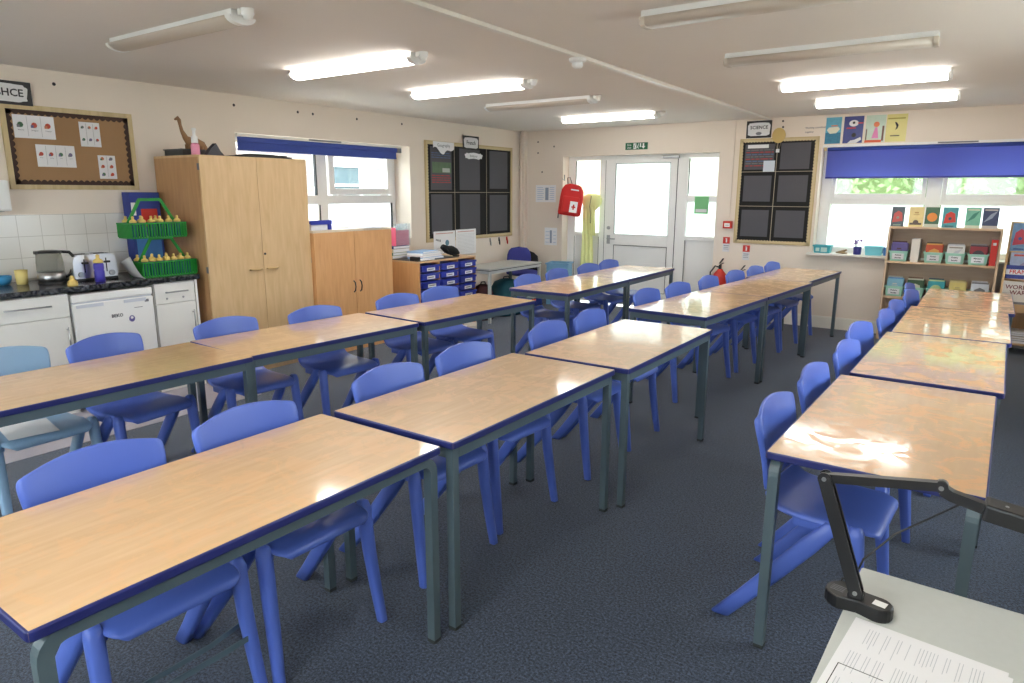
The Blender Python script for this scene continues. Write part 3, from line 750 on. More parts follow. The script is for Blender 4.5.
chair(-0.51, 6.62, -0.07, C + 'last along the right row, nearest to the book shelf')
recolour(ch_light, M_chair, M_chair_lt)
b = mb(M_paper).hprism([(-0.09, -0.10), (0.16, -0.14), (0.19, 0.05), (-0.05, 0.09)], 0.0, 0.0015)
tag(b.build('paper_sheet', loc=(-3.60, 1.22, 0.4635)), 'loose white sheet lying on the pale blue chair seat', 'paper')
b = mb(mat('grey_webbing', (84, 104, 118), 0.6, var=0.1)).bar([(0.0, 0.02, 0.215), (0.0, -0.10, 0.213), (0.0, -0.22, 0.215), (0.0, -0.45, 0.222)], 0.004, 0.018).bar([(-0.06, 0.02, 0.232), (-0.05, -0.10, 0.222), (-0.05, -0.22, 0.22), (-0.05, -0.45, 0.224)], 0.004, 0.016).bar([(-0.062, 0.022, 0.230), (-0.03, 0.026, 0.224), (0.0, 0.022, 0.217)], 0.004, 0.018)
tag(b.build('webbing_strap', loc=(-1.70, 1.06, 0)), 'grey webbing strap stretched between the front legs of the nearest chair', 'strap')
# small red clamp at the end of the left row
t = thing('table_clip', 'small red clip with grey tab on the end of the left table row', 'clip', (-2.93, 4.47, 0.72))
b = mb(M_red).lathe([(0.006, -0.012), (0.016, -0.010), (0.018, 0.0), (0.016, 0.010), (0.006, 0.012)], (0.03, 0.02, -0.012), 12); b.build('clip_body', t)
mb(M_frame).box(-0.03, 0.045, -0.01, 0.035, 0.0005, 0.010, 0.003).build('tab', t)

# ------------------------------------------------------------------ teacher desk, document camera, papers
t = thing('teacher_desk', 'pale grey desk in the bottom right corner under the document camera', 'desk', (-0.168, 0.847, 0), -0.03)
M_desk = mat('pale_grey_desktop', (196, 200, 196), 0.5, var=0.04, vscale=60)
mb(M_desk).box(0, 1.25, 0, 0.748, 0.698, 0.72, 0.004).build('desktop', t)
for x, y in ((0.05, 0.05), (1.2, 0.05), (0.05, 0.69), (1.2, 0.69)):
    mb(M_frame).box(x - 0.02, x + 0.02, y - 0.02, y + 0.02, 0, 0.66, 0.003).build('leg', t)
mb(M_frame).box(0.03, 1.22, 0.03, 0.71, 0.66, 0.6975, 0.003).build('frame', t)
t = thing('document_camera', 'black folding document camera standing on the pale grey desk', 'document camera', (-0.134, 1.414, 0.72))
def capsule(ax, ay, ra, bx, by, rb, n=10):
    d = Vector((bx - ax, by - ay)); a0 = math.atan2(d.y, d.x); pts = []
    for k in range(n + 1):
        a = a0 + PI / 2 + PI * k / n; pts.append((ax + ra * math.cos(a), ay + ra * math.sin(a)))
    m_ = ((ax + bx) / 2, (ay + by) / 2); nv = (-d.y / d.length, d.x / d.length); w_ = min(ra, rb) * 0.86
    pts.append((m_[0] - nv[0] * w_, m_[1] - nv[1] * w_))
    for k in range(n + 1):
        a = a0 - PI / 2 + PI * k / n; pts.append((bx + rb * math.cos(a), by + rb * math.sin(a)))
    pts.append((m_[0] + nv[0] * w_, m_[1] + nv[1] * w_))
    return pts
b = mb(M_black); cp = capsule(-0.022, 0.012, 0.036, 0.044, -0.004, 0.026)
cx = sum(p[0] for p in cp) / len(cp); cy = sum(p[1] for p in cp) / len(cp)
sc = lambda k: [(cx + (p[0] - cx) * k, cy + (p[1] - cy) * k) for p in cp]
b.rings([[(x, y, z) for x, y in sc(k)] for k, z in ((0.97, 0), (1.0, 0.004), (1.0, 0.020), (0.985, 0.025), (0.94, 0.027))], smooth=False)
base = b.build('base', t)
b = mb(M_white); b.X = Matrix.Translation((0.045, -0.004, 0.0272)) @ Matrix.Rotation(-0.2, 4, 'Z'); b.box(-0.012, 0.012, -0.010, 0.010, 0, 0.0004)
b.build('approval_sticker', base)
b = mb(M_grey); b.X = Matrix.Translation((-0.032, 0.012, 0.0272)) @ Matrix.Rotation(-0.2, 4, 'Z')
for k in range(4): b.box(-0.014, 0.012, -0.012 + k * 0.006, -0.010 + k * 0.006, 0, 0.0003)
b.build('printed_text', base)
J0, J1, J2, J3, J4 = Vector((0.0, -0.002, 0.040)), Vector((-0.079, 0.004, 0.262)), Vector((0.117, 0.045, 0.278)), Vector((0.135, 0.045, 0.266)), Vector((0.190, 0.036, 0.256))
for k, dy in enumerate((-0.010, 0.010)):
    off = Vector((0, dy, 0)); b = mb(M_blackm).bar([J0 + off, J1 + off], 0.006, 0.024, (1, 0, 0.3))
    b.tube([J1 + off + Vector((0, -0.0025, 0)), J1 + off + Vector((0, 0.0025, 0))], 0.0125, 12).tube([J0 + off + Vector((0, -0.0025, 0)), J0 + off + Vector((0, 0.0025, 0))], 0.0125, 12)
    b.build('lower_arm', t)
mb(M_blackm).box(-0.014, 0.014, -0.012, 0.010, 0.026, 0.036, 0.002).build('hinge', t)
mb(M_blackm).bar([J1, J2], 0.016, 0.018, (0, 0, 1)).tube([J2 + Vector((0, -0.010, 0)), J2 + Vector((0, 0.010, 0))], 0.0115, 12).build('upper_arm', t)
mb(M_blackm).bar([J2 + Vector((0.002, 0, -0.006)), J3 + Vector((0, 0, -0.002)), J4], 0.018, 0.020, (0, 0, 1)).build('neck', t)
for p in (J0, J1, J2):
    mb(M_steel).cyl(p + Vector((0, -0.0135, 0)), p + Vector((0, -0.0155, 0)), 0.0045, n=10).build('screw', t)
b = mb(M_black); b.X = Matrix.Translation(J4 + Vector((0, 0, 0.0))) @ Matrix.Rotation(0.12, 4, 'Y'); b.box(-0.004, 0.11, -0.026, 0.026, -0.016, 0.016, 0.005)
hd = b.build('camera_head', t)
b = mb(M_steel); b.X = Matrix.Translation(J4) @ Matrix.Rotation(0.12, 4, 'Y'); b.cyl((0.028, -0.004, 0.0162), (0.028, -0.004, 0.0175), 0.003, n=10); b.build('status_light', hd)
cab = [(-0.006, 0.012, 0.19), (0.0, 0.03, 0.14), (-0.03, 0.045, 0.05), (-0.03, 0.05, 0.012)]
mb(M_black).tube([(-0.012, 0.05, 0.035), (0.0, 0.07, 0.075), (0.05, 0.088, 0.14), (0.105, 0.09, 0.19), (0.15, 0.088, 0.233), (0.18, 0.06, 0.25), (0.192, 0.045, 0.252)], 0.0022, 8).tube([(-0.01, 0.048, 0.035), (-0.032, 0.05, 0.03), (-0.036, 0.046, 0.012)], 0.0022, 8).build('cable', t)
# papers: the long edge faces away from the camera
M_ink = mat('pale_grey_ink', (196, 198, 204), 0.7, var=0.05)
def printed(b, w, h, z, seed):
    rr_ = random.Random(seed); b.use(M_ink)
    for row, y0_ in enumerate((-0.025, -0.115, -0.205)):
        x = 0.02
        while x < w - 0.015:
            L_ = rr_.uniform(0.045, 0.075)
            if rr_.random() > 0.15: b.box(x, x + 0.0011, y0_ - L_, y0_, z, z + 0.0002)
            x += rr_.choice((0.0055, 0.0055, 0.0055, 0.0055, 0.0055, 0.014))
PX, PY = 0.248, 0.33
b = mb(M_paper).hprism([(0, 0), (PX, 0), (PX, -PY), (0, -PY)], 0, 0.0006); printed(b, PX, PY, 0.0006, 4)
b.use(M_dark).box(0.012, 0.0135, -0.26, -0.165, 0.0006, 0.0009).box(0.012, 0.085, -0.1665, -0.165, 0.0006, 0.0009)
tag(b.build('printed_sheet', loc=(-0.125, 1.380, 0.7206), rz=-0.10), 'white printed sheet on the grey desk in front of the document camera', 'paper')
b = mb(M_paper).hprism([(0, 0), (PX, 0), (PX, -PY), (0, -PY)], 0, 0.0005)
tag(b.build('printed_sheet', loc=(-0.118, 1.375, 0.7200), rz=-0.13), 'white sheet sticking out under the printed sheet on the grey desk', 'paper')

# ------------------------------------------------------------------ kitchen along the left wall
def lw(x, y, z): return (x, y, z)
struct(mb(mat_tiles()).box(0, 2.55, -0.008, 0.0, 0.9, 1.37).build('trim_4', loc=(XL, 0.53, 0), rz=RL))
XF = -5.12                                   # door fronts
def unit(y0, y1, label, kind):
    t = thing('base_cabinet', label, 'cabinet', (XF, y0, 0), RL)
    w = y1 - y0; d = -(XL - XF)
    mb(M_kitchen).box(0, w, 0.018, 0.59, 0.12, 0.855, 0.001).build('body', t)
    mb(M_kitchen).box(0, w, 0.05, 0.065, 0.003, 0.12).build('plinth', t)
    b = mb(M_kitchen).box(0.003, w - 0.003, 0, 0.018, 0.70, 0.852, 0.002); dr = b.build('drawer', t)
    q = 0.12 if w > 0.35 else 0.07
    b = mb(M_steel).tube([(q, -0.028, 0.785), (w - q, -0.028, 0.785)], 0.0055, 8).cyl((q + .02, -0.028, 0.785), (q + .02, 0, 0.785), 0.004).cyl((w - q - .02, -0.028, 0.785), (w - q - .02, 0, 0.785), 0.004); b.build('handle', dr)
    b = mb(M_kitchen).box(0.003, w - 0.003, 0, 0.018, 0.123, 0.695, 0.002); do = b.build('door', t)
    xh = w - 0.035
    b = mb(M_steel).tube([(xh, -0.028, 0.63), (xh, -0.028, 0.44)], 0.0055, 8).cyl((xh, -0.028, 0.61), (xh, 0, 0.61), 0.004).cyl((xh, -0.028, 0.46), (xh, 0, 0.46), 0.004); b.build('handle', do)
    if w < 0.35:
        b = mb(M_steel)
        for x in (0.09, 0.22): b.cyl((x, -0.004, 0.735), (x, 0, 0.735), 0.008, n=10)
        b.build('screw', dr)
unit(1.06, 1.555, 'white kitchen cabinet left of the other drawer unit, mostly out of the picture', 0)
unit(1.56, 2.075, 'white kitchen cabinet with wide drawer at the left edge of the photo', 0)
unit(2.665, 2.985, 'narrow white kitchen cabinet between the fridge and the tall cupboard', 0)
mb(M_kitchen)
tag(mb(M_kitchen).box(0, 0.018, 0.0, 0.60, 0.003, 0.86).build('end_panel', loc=(XF, 2.99, 0), rz=RL), 'white end panel of the kitchen run beside the tall cupboard', 'panel')
t = thing('worktop', 'speckled black worktop over the white kitchen units', 'worktop', (XL, 1.05, 0.862), RL)
mb(M_work).box(0, 1.98, -0.625, -0.009, 0, 0.038, 0.004).build('slab', t)
t = thing('fridge', 'white under-counter fridge with a small round sticker', 'fridge', (XF + 0.01, 2.09, 0), RL)
mb(M_white).box(0, 0.555, 0.05, 0.58, 0.03, 0.84, 0.004).build('cabinet', t)
o = mb(M_white).box(0, 0.555, 0, 0.046, 0.10, 0.775, 0.008).build('door', t)
mb(M_white).box(0, 0.555, 0.0, 0.048, 0.785, 0.84, 0.010).build('top_panel', t)
mb(mat('pale_grey_recess', (206, 210, 220), 0.4)).box(0.01, 0.545, 0.006, 0.046, 0.7755, 0.7845).box(0.02, 0.20, -0.002, 0.0, 0.745, 0.768, 0.0008).box(0.34, 0.50, -0.002, 0.0, 0.745, 0.768, 0.0008).build('grip_recess', o)
mb(mat('fridge_badge_dark', (60, 62, 70), 0.4)).text('BEKO', 0.032, 0.285, 0.66, -0.0005, bold=0.001).build('badge', o)
b = mb(mat('sticker_blue_violet', (96, 90, 150), 0.5)).disc(0.385, 0.625, 0.021, -0.0012, 0, rz=0.024).use(M_white).disc(0.385, 0.632, 0.010, -0.0018, -0.0012); b.build('round_sticker', o)
mb(M_grey).box(0.49, 0.52, -0.001, 0, 0.735, 0.755).box(0.41, 0.47, -0.0008, 0, 0.70, 0.704).build('energy_label', o)
mb(M_black).box(0.03, 0.08, 0.06, 0.11, 0.003, 0.03).box(0.47, 0.52, 0.06, 0.11, 0.003, 0.03).box(0.03, 0.08, 0.5, 0.55, 0.003, 0.03).box(0.47, 0.52, 0.5, 0.55, 0.003, 0.03).build('foot', t)
ZW = 0.9
# bowl, beaker
b = mb(mat('bright_blue_plastic', (52, 142, 196), 0.4, var=0.05)).lathe([(0.03, 0), (0.045, 0.004), (0.058, 0.03), (0.062, 0.062), (0.058, 0.062), (0.053, 0.03), (0.04, 0.01), (0.002, 0.008)], n=24)
tag(b.build('bowl', loc=(-5.585, 1.86, ZW)), 'small bright blue plastic bowl on the worktop at the left edge', 'bowl')
b = mb(mat('pale_yellow_plastic', (226, 206, 130), 0.45, var=0.03)).lathe([(0.030, 0), (0.034, 0.004), (0.040, 0.10), (0.037, 0.10), (0.031, 0.008), (0.002, 0.006)], n=20)
tag(b.build('beaker', loc=(-5.52, 1.96, ZW)), 'pale yellow beaker standing between the bowl and the glass kettle', 'beaker')
# kettle
t = thing('kettle', 'glass kettle with steel base band and black handle on the worktop', 'kettle', (-5.40, 2.10, ZW), 0.0)
mb(M_black).lathe([(0.083, 0), (0.085, 0.006), (0.078, 0.02), (0.07, 0.022)], n=28).build('base', t)
mb(M_steel).lathe([(0.078, 0.022), (0.084, 0.03), (0.084, 0.085), (0.078, 0.085)], n=28, caps=False).build('metal_band', t)
M_kglass = mat_translucent('smoked_kettle_glass', (236, 236, 232), 0.86, 0.05)
mb(M_kglass).lathe([(0.083, 0.085), (0.082, 0.15), (0.076, 0.215), (0.074, 0.215), (0.080, 0.15), (0.081, 0.085)], n=28, caps=False).build('glass_jug', t)
mb(M_blackm).lathe([(0.077, 0.215), (0.078, 0.223), (0.06, 0.232), (0.012, 0.235)], n=28).box(-0.012, 0.02, -0.09, -0.07, 0.21, 0.232, 0.003).build('lid', t)
mb(M_blackm).tube([(0.02, 0.06, 0.222), (0.03, 0.12, 0.215), (0.03, 0.145, 0.18), (0.03, 0.14, 0.12), (0.02, 0.115, 0.06), (0.01, 0.08, 0.035)], [0.012, 0.014, 0.014, 0.013, 0.012, 0.010], 10, flat=0.8).build('handle', t)
# toaster
t = thing('toaster', 'chrome four slice toaster on the worktop behind the purple bottle', 'toaster', (-5.46, 2.37, ZW), RL)
b = mb(M_chrome)
prof = [(-0.145, 0.02), (-0.152, 0.05), (-0.150, 0.14), (-0.138, 0.175), (-0.11, 0.19), (0.11, 0.19), (0.138, 0.175), (0.150, 0.14), (0.152, 0.05), (0.145, 0.02)]
b.prism(prof, -0.125, 0.125); b.build('housing', t)
mb(M_black).box(-0.148, 0.148, -0.13, 0.13, 0, 0.022, 0.004).build('base', t)
mb(M_black).box(-0.11, -0.02, -0.09, -0.06, 0.1895, 0.192).box(-0.11, -0.02, -0.03, 0.0, 0.1895, 0.192).box(0.02, 0.11, -0.09, -0.06, 0.1895, 0.192).box(0.02, 0.11, -0.03, 0.0, 0.1895, 0.192).build('slot', t)
for x in (-0.075, 0.075):
    mb(M_black).box(x - 0.004, x + 0.004, -0.1265, -0.125, 0.06, 0.16).build('lever_track', t)
    mb(M_black).box(x - 0.02, x + 0.02, -0.15, -0.1266, 0.125, 0.14, 0.004).build('lever', t)
    mb(M_steel).cyl((x * 1.4, -0.125, 0.05), (x * 1.4, -0.142, 0.05), 0.020).build('dial', t)
# curled white sheet beside the toaster
pts = []
for k in range(9):
    a = k / 8; pts.append([(0.0 + 0.16 * a, -0.09, 0.17 * (1 - a) ** 1.6 + 0.001), (0.02 + 0.15 * a, 0.08, 0.12 * (1 - a) ** 1.6 + 0.001)])
b = mb(mat('curled_white_sheet', (206, 206, 204), 0.5)).grid(pts)
o = b.build('plastic_wallet', loc=(-5.36, 2.575, ZW), rz=RL, norm=False); md = o.modifiers.new('thick', 'SOLIDIFY'); md.thickness = 0.0015; md.offset = 1
o.location = (-5.25, 2.535, ZW); o.scale = (0.6, 1, 1)
tag(o, 'curled clear white wallet leaning on the worktop beside the toaster', 'plastic wallet')
# bottles
M_bottle = mat('violet_bottle_plastic', (74, 66, 176), 0.4, var=0.04)
def make_bottle(loc, bodymat, label, group=None):
    t = thing('water_bottle', label, 'bottle', loc, 0, group)
    mb(bodymat).lathe([(0.030, 0), (0.034, 0.004), (0.034, 0.075), (0.031, 0.085), (0.034, 0.095), (0.034, 0.125), (0.028, 0.135)], n=14).build('body', t)
    mb(M_yel).lathe([(0.032, 0.1355), (0.033, 0.150), (0.026, 0.160), (0.013, 0.166), (0.011, 0.180), (0.014, 0.184), (0.010, 0.194), (0.003, 0.196)], n=12).build('cap', t)
    return t
make_bottle((-5.235, 2.345, ZW), M_bottle, 'violet water bottle with yellow cap standing before the toaster')
b = mb(M_yel).lathe([(0.030, 0), (0.033, 0.010), (0.030, 0.030), (0.018, 0.038), (0.013, 0.050), (0.016, 0.056), (0.010, 0.068), (0.003, 0.07)], n=12)
tag(b.build('yellow_stopper', loc=(-5.16, 2.13, ZW)), 'loose yellow sports bottle top lying on the worktop before the kettle', 'stopper')
# bottle carriers
def carrier(loc, label):
    t = thing('bottle_carrier', label, 'bottle carrier', loc, RL, 'green bottle carriers')
    w, d, h = 0.42, 0.20, 0.105
    mb(M_green).box(0, w, 0, d, 0, 0.008).build('floor_tray', t)
    b = mb(M_green)
    for k in range(21):
        x = k * w / 20
        for y in (0.0, d): b.box(x - 0.0042, x + 0.0042, y - 0.004, y + 0.004, 0.008, h)
    for k in range(1, 11):
        y = k * d / 11
        for x in (0.0, w): b.box(x - 0.004, x + 0.004, y - 0.0045, y + 0.0045, 0.008, h)
    b.build('slatted_side', t)
    b = mb(M_green).box(-0.006, w + 0.006, -0.006, 0.006, h, h + 0.010).box(-0.006, w + 0.006, d - 0.006, d + 0.006, h, h + 0.010).box(-0.006, 0.006, 0.006, d - 0.006, h, h + 0.010).box(w - 0.006, w + 0.006, 0.006, d - 0.006, h, h + 0.010)
    b.build('rim', t)
    b = mb(M_green)
    for x0_, x1_ in ((0.03, 0.13), (w - 0.03, w - 0.13)):
        b.bar([(x0_, d / 2, 0.01), (x0_ , d / 2, h + .01), (x1_, d / 2, 0.285)], 0.022, 0.010, (0, 1, 0))
    b.bar([(0.125, d / 2, 0.285), (w - 0.125, d / 2, 0.285)], 0.022, 0.012, (0, 1, 0)); b.build('handle', t)
    return t
c1 = carrier((-5.185, 2.635, ZW), 'green slatted bottle carrier on the worktop, lower of the stack')
c2 = carrier((-5.195, 2.585, ZW + 0.2915), 'green slatted bottle carrier stacked on top of the lower one')
M_bt = [mat('blue_green_bottle', (30, 84, 130), 0.4, var=0.1), mat('deep_blue_bottle', (30, 50, 140), 0.4, var=0.1)]
for (cx_, cy_, cz_, n_, g, lab) in ((-5.185, 2.635, ZW, 7, 'bottles in the lower green carrier', 'water bottle with yellow cap in the lower green carrier'), (-5.195, 2.585, ZW + 0.2915, 6, 'bottles in the upper green carrier', 'water bottle with yellow cap in the upper green carrier')):
    proto = None
    for r_ in range(2):
        for k in range(n_ if r_ == 0 else 4):
            p = (cx_ - 0.045 - 0.106 * r_ , cy_ + 0.04 + k * (0.34 / (n_ - 1 if r_ == 0 else 3)), cz_ + 0.0085)
            if proto is None:
                proto = make_bottle(p, M_bt[0], lab, g)
                for q_ in [k_ for k_ in bpy.data.objects if k_.parent == proto]: q_.scale = (0.78, 0.78, 0.80)
            else: dup(proto, p)
            
# blue folder box behind the carriers
t = thing('box_file', 'blue box file with red label standing behind the bottle carriers', 'box file', (XL + 0.012, 2.80, ZW), RL)
mb(mat('royal_blue_card', (34, 56, 140), 0.5, var=0.05)).box(0, 0.24, -0.115, 0, 0, 0.63, 0.003).build('box', t)
mb(M_red).box(0.08, 0.21, -0.117, -0.115, 0.36, 0.50).use(M_white).box(0.005, 0.04, -0.117, -0.115, 0.45, 0.55).use(mat('sky_blue_card', (70, 130, 200), 0.5)).box(0.02, 0.22, -0.117, -0.115, 0.1, 0.28).build('label', t)
# paper towel dispenser
t = thing('towel_dispenser', 'white wall dispenser cut by the left edge beside the notice board', 'dispenser', (XL, 1.73, 1.40), RL)
mb(M_white).box(0, 0.27, -0.12, 0, 0, 0.21, 0.015).build('cover', t)
mb(M_grey).box(0.03, 0.24, -0.06, -0.05, -0.004, 0.0).build('slot', t)

# ------------------------------------------------------------------ cupboards
t = thing('tall_cupboard', 'tall pale maple cupboard with two doors beside the kitchen units', 'cupboard', (-5.07, 3.088, 0), RL)
W_, H_ = 1.015, 1.798
b = mb(M_maple_side).box(0, 0.018, 0.02, 0.645, 0.003, H_).box(W_ - 0.018, W_, 0.02, 0.645, 0, H_).box(0.018, W_ - 0.018, 0.02, 0.645, 0.06, 0.08).box(0.018, W_ - 0.018, 0.63, 0.645, 0.08, H_ - 0.02)
b.use(M_maple).box(0, W_, 0.0205, 0.645, H_ - 0.0, H_ + 0.018); b.build('carcass', t)
mb(M_maple).box(0.018, W_ - 0.018, 0.035, 0.05, 0.003, 0.06).build('plinth', t)
for k, (a, c) in enumerate(((0.002, W_ / 2 - 0.0015), (W_ / 2 + 0.0015, W_ - 0.002))):
    o = mb(M_maple).box(a, c, 0, 0.018, 0.065, H_ + 0.014, 0.0015).build('door', t)
    q = W_ / 2 + (-0.135 if k == 0 else 0.03)
    mb(mat('satin_brass_handle', (206, 176, 128), 0.35, metal=0.6)).tube([(q, 0, 0.895), (q + 0.005, -0.022, 0.895), (q + 0.05, -0.028, 0.895), (q + 0.10, -0.022, 0.895), (q + 0.105, 0, 0.895)], 0.008, 8).build('handle', o)
    if k == 1: mb(M_black).cyl((W_ / 2 + 0.02, -0.004, 1.02), (W_ / 2 + 0.02, 0.0, 1.02), 0.010, n=12).build('lock', o)
for z in (0.35, 0.9, 1.7):
    mb(M_grey).box(-0.002, 0.0, 0.002, 0.03, z, z + 0.05).build('hinge', t)
    if z > 0.5: mb(M_grey).box(W_, W_ + 0.002, 0.002, 0.03, z, z + 0.05).build('hinge', t)
ZT = H_ + 0.018
# items on top of it
t = thing('storage_tray', 'clear grey plastic tray on top of the tall cupboard, left end', 'tray', (-5.32, 3.11, ZT), RL)
M_smoke = mat_translucent('smoky_clear_plastic', (150, 152, 150), 0.45, 0.25)
mb(M_smoke).hprism([(0, 0), (0.2, 0), (0.2, 0.26), (0, 0.26)], 0, 0.003).box(0, 0.003, 0, 0.26, 0.003, 0.045).box(0.197, 0.2, 0, 0.26, 0.003, 0.045).box(0.003, 0.197, 0, 0.003, 0.003, 0.045).box(0.003, 0.197, 0.257, 0.26, 0.003, 0.045).build('body', t)
mb(mat('grey_tray_rim', (92, 94, 96), 0.4)).box(-0.008, 0.208, -0.008, 0.004, 0.045, 0.052).box(-0.008, 0.208, 0.256, 0.268, 0.045, 0.052).box(-0.008, 0.004, 0.004, 0.256, 0.045, 0.052).box(0.196, 0.208, 0.004, 0.256, 0.045, 0.052).build('rim', t)
t = thing('dinosaur_figure', 'brown wooden long necked dinosaur figure on top of the tall cupboard', 'figure', (-5.36, 3.17, ZT), RL)
M_dino = mat('carved_brown_wood', (150, 112, 76), 0.6, var=0.15, vscale=20)
b = mb(M_dino).tube([(-0.075, 0, 0.272), (-0.05, 0, 0.285), (-0.04, 0, 0.27), (-0.035, 0, 0.235), (-0.025, 0, 0.19), (0.0, 0, 0.14), (0.03, 0, 0.11), (0.08, 0, 0.10), (0.13, 0, 0.085), (0.17, 0, 0.045), (0.20, 0, 0.02), (0.225, 0, 0.012)],
              [0.007, 0.016, 0.015, 0.012, 0.014, 0.022, 0.038, 0.045, 0.038, 0.022, 0.011, 0.005], 12)
for x in (0.02, 0.12):
    for y in (-0.022, 0.022): b.tube([(x, y, 0.09), (x, y * 1.1, 0.0)], [0.016, 0.013], 10)
b.build('body', t)
t = thing('soap_bottle', 'pink pump bottle with white top on the tall cupboard corner', 'bottle', (-5.22, 3.16, ZT))
mb(mat('pink_liquid_plastic', (232, 150, 178), 0.25, var=0.03)).lathe([(0.03, 0), (0.033, 0.005), (0.033, 0.075), (0.024, 0.092)], n=18).build('body', t)
mb(M_white).lathe([(0.0245, 0.0925), (0.026, 0.10), (0.024, 0.14), (0.012, 0.15), (0.012, 0.185), (0.017, 0.19), (0.017, 0.205), (0.004, 0.208)], n=16).build('pump', t)
t = thing('slate_block', 'dark grey tilted block standing on the tall cupboard', 'block', (-5.13, 3.20, ZT), RL)
mb(mat('slate_grey_card', (62, 62, 70), 0.6, var=0.1)).prism([(0.0, 0.0), (0.155, 0.0), (0.12, 0.035), (0.085, 0.095), (0.035, 0.05)], 0.0, 0.05).build('block', t)
t = thing('lidded_tray', 'flat black tray with green stripe lying on the tall cupboard by the blind', 'tray', (-5.32, 3.53, ZT), RL)
mb(M_black).box(0, 0.5, -0.16, 0.1, 0, 0.018, 0.004).box(0.08, 0.48, -0.12, 0.06, 0.018, 0.03, 0.006).build('body', t)
mb(mat('dull_green_card', (70, 96, 84), 0.6)).box(0.13, 0.36, -0.10, 0.02, 0.03, 0.036).build('label', t)

t = thing('low_cupboard', 'low orange beech cupboard with two doors under the left window', 'cupboard', (-5.03, 4.107, 0), RL)
W_, H_ = 0.99, 1.17
b = mb(M_beech).box(0, 0.018, 0.02, 0.66, 0, H_).box(W_ - 0.018, W_, 0.02, 0.66, 0, H_).box(0.018, W_ - 0.018, 0.02, 0.66, 0.07, 0.09).box(0.018, W_ - 0.018, 0.65, 0.66, 0.09, H_)
b.use(mat('cream_laminate_top', (224, 208, 184), 0.4)).box(0, W_, 0.0, 0.66, H_, H_ + 0.02); b.build('carcass', t)
mb(M_beech).box(0.018, W_ - 0.018, 0.03, 0.045, 0, 0.07).build('plinth', t)
for k, (a, c) in enumerate(((0.002, 0.483), (0.486, W_ - 0.002))):
    o = mb(M_beech).box(a, c, 0, 0.018, 0.075, H_ - 0.002, 0.0015).build('door', t)
    q = 0.455 if k == 0 else 0.535
    mb(M_blackm).tube([(q, 0, 0.585), (q, -0.02, 0.60), (q, -0.028, 0.64), (q, -0.02, 0.68), (q, 0, 0.695)], 0.006, 8).build('handle', o)
ZL = H_ + 0.02
t = thing('open_tray', 'small blue plastic tray with white front on the orange cupboard', 'tray', (-5.12, 4.16, ZL), RL)
M_tray = mat('royal_blue_tray', (36, 52, 160), 0.4, var=0.04)
mb(mat('pale_tray_body', (214, 220, 230), 0.5)).hprism([(0, 0), (0.19, 0), (0.19, 0.3), (0, 0.3)], 0, 0.004).box(0, 0.19, 0, 0.004, 0.004, 0.06).box(0, 0.19, 0.296, 0.3, 0.004, 0.06).box(0, 0.004, 0.004, 0.296, 0.004, 0.06).box(0.186, 0.19, 0.004, 0.296, 0.004, 0.06).build('body', t)
mb(M_tray).box(-0.01, 0.24, -0.012, 0.0, 0.05, 0.09, 0.004).box(-0.01, 0.002, 0.0, 0.3, 0.06, 0.075).box(0.188, 0.20, 0.0, 0.3, 0.06, 0.075).box(0.20, 0.235, -0.01, 0.02, 0.0, 0.05, 0.003).build('rim', t)
b = mb(M_paper)
for k in range(4):
    b.X = Matrix.Translation((0, 0, k * 0.0025)) @ Matrix.Rotation(0.1 * k - 0.1, 4, 'Z'); b.box(-0.1, 0.25, -0.1, 0.12, 0, 0.0024)
tag(b.build('paper_stack', loc=(-5.26, 4.82, ZL)), 'loose white papers lying on the orange cupboard under the window', 'paper')

# ------------------------------------------------------------------ tray drawers
t = thing('tray_unit', 'beech tray unit with three columns of blue drawers under the black board', 'tray unit', (-4.975, 5.435, 0), RL)
W_, H_ = 0.985, 0.79
b = mb(M_beech).box(0, 0.018, 0, 0.45, 0, H_)
for x in (0.322, 0.645, W_ - 0.018): b.box(x, x + 0.018, 0, 0.45, 0, H_)
b.box(0.018, W_ - 0.018, 0.0, 0.45, 0.05, 0.068).box(0.018, W_ - 0.018, 0.44, 0.45, 0.068, H_).box(0.018, W_ - 0.018, 0.02, 0.035, 0, 0.05)
b.use(mat('cream_beech_top', (212, 176, 132), 0.4)).box(-0.002, W_ + 0.002, -0.004, 0.45, H_, H_ + 0.018); b.build('carcass', t)
for cidx in range(3):
    x0_ = (0.020, 0.342, 0.665)[cidx]
    for k in range(8):
        z = 0.705 - k * 0.088; dx = random.uniform(-0.004, 0.004); off = random.choice((-0.02, -0.012, -0.03))
        b = mb(M_tray).box(x0_ + 0.012, x0_ + 0.288, off, 0.40, z - 0.012, z + 0.045, 0.004).box(x0_ + 0.001, x0_ + 0.299, off - 0.004, off + 0.02, z + 0.035, z + 0.058, 0.003)
        b.box(x0_ + 0.001, x0_ + 0.299, off + 0.02, 0.40, z + 0.050, z + 0.056)
        b.box(x0_ + 0.08, x0_ + 0.22, off - 0.018, off, z + 0.040, z + 0.050, 0.003)
        d = b.build('tray_drawer', t)
        mb(M_paper).box(x0_ + 0.085, x0_ + 0.215, off - 0.0035, off - 0.0005, z - 0.004, z + 0.032).use(M_grey).box(x0_ + 0.10, x0_ + 0.19, off - 0.0042, off - 0.0036, z + 0.010, z + 0.018).build('name_label', d)
ZU = 0.808
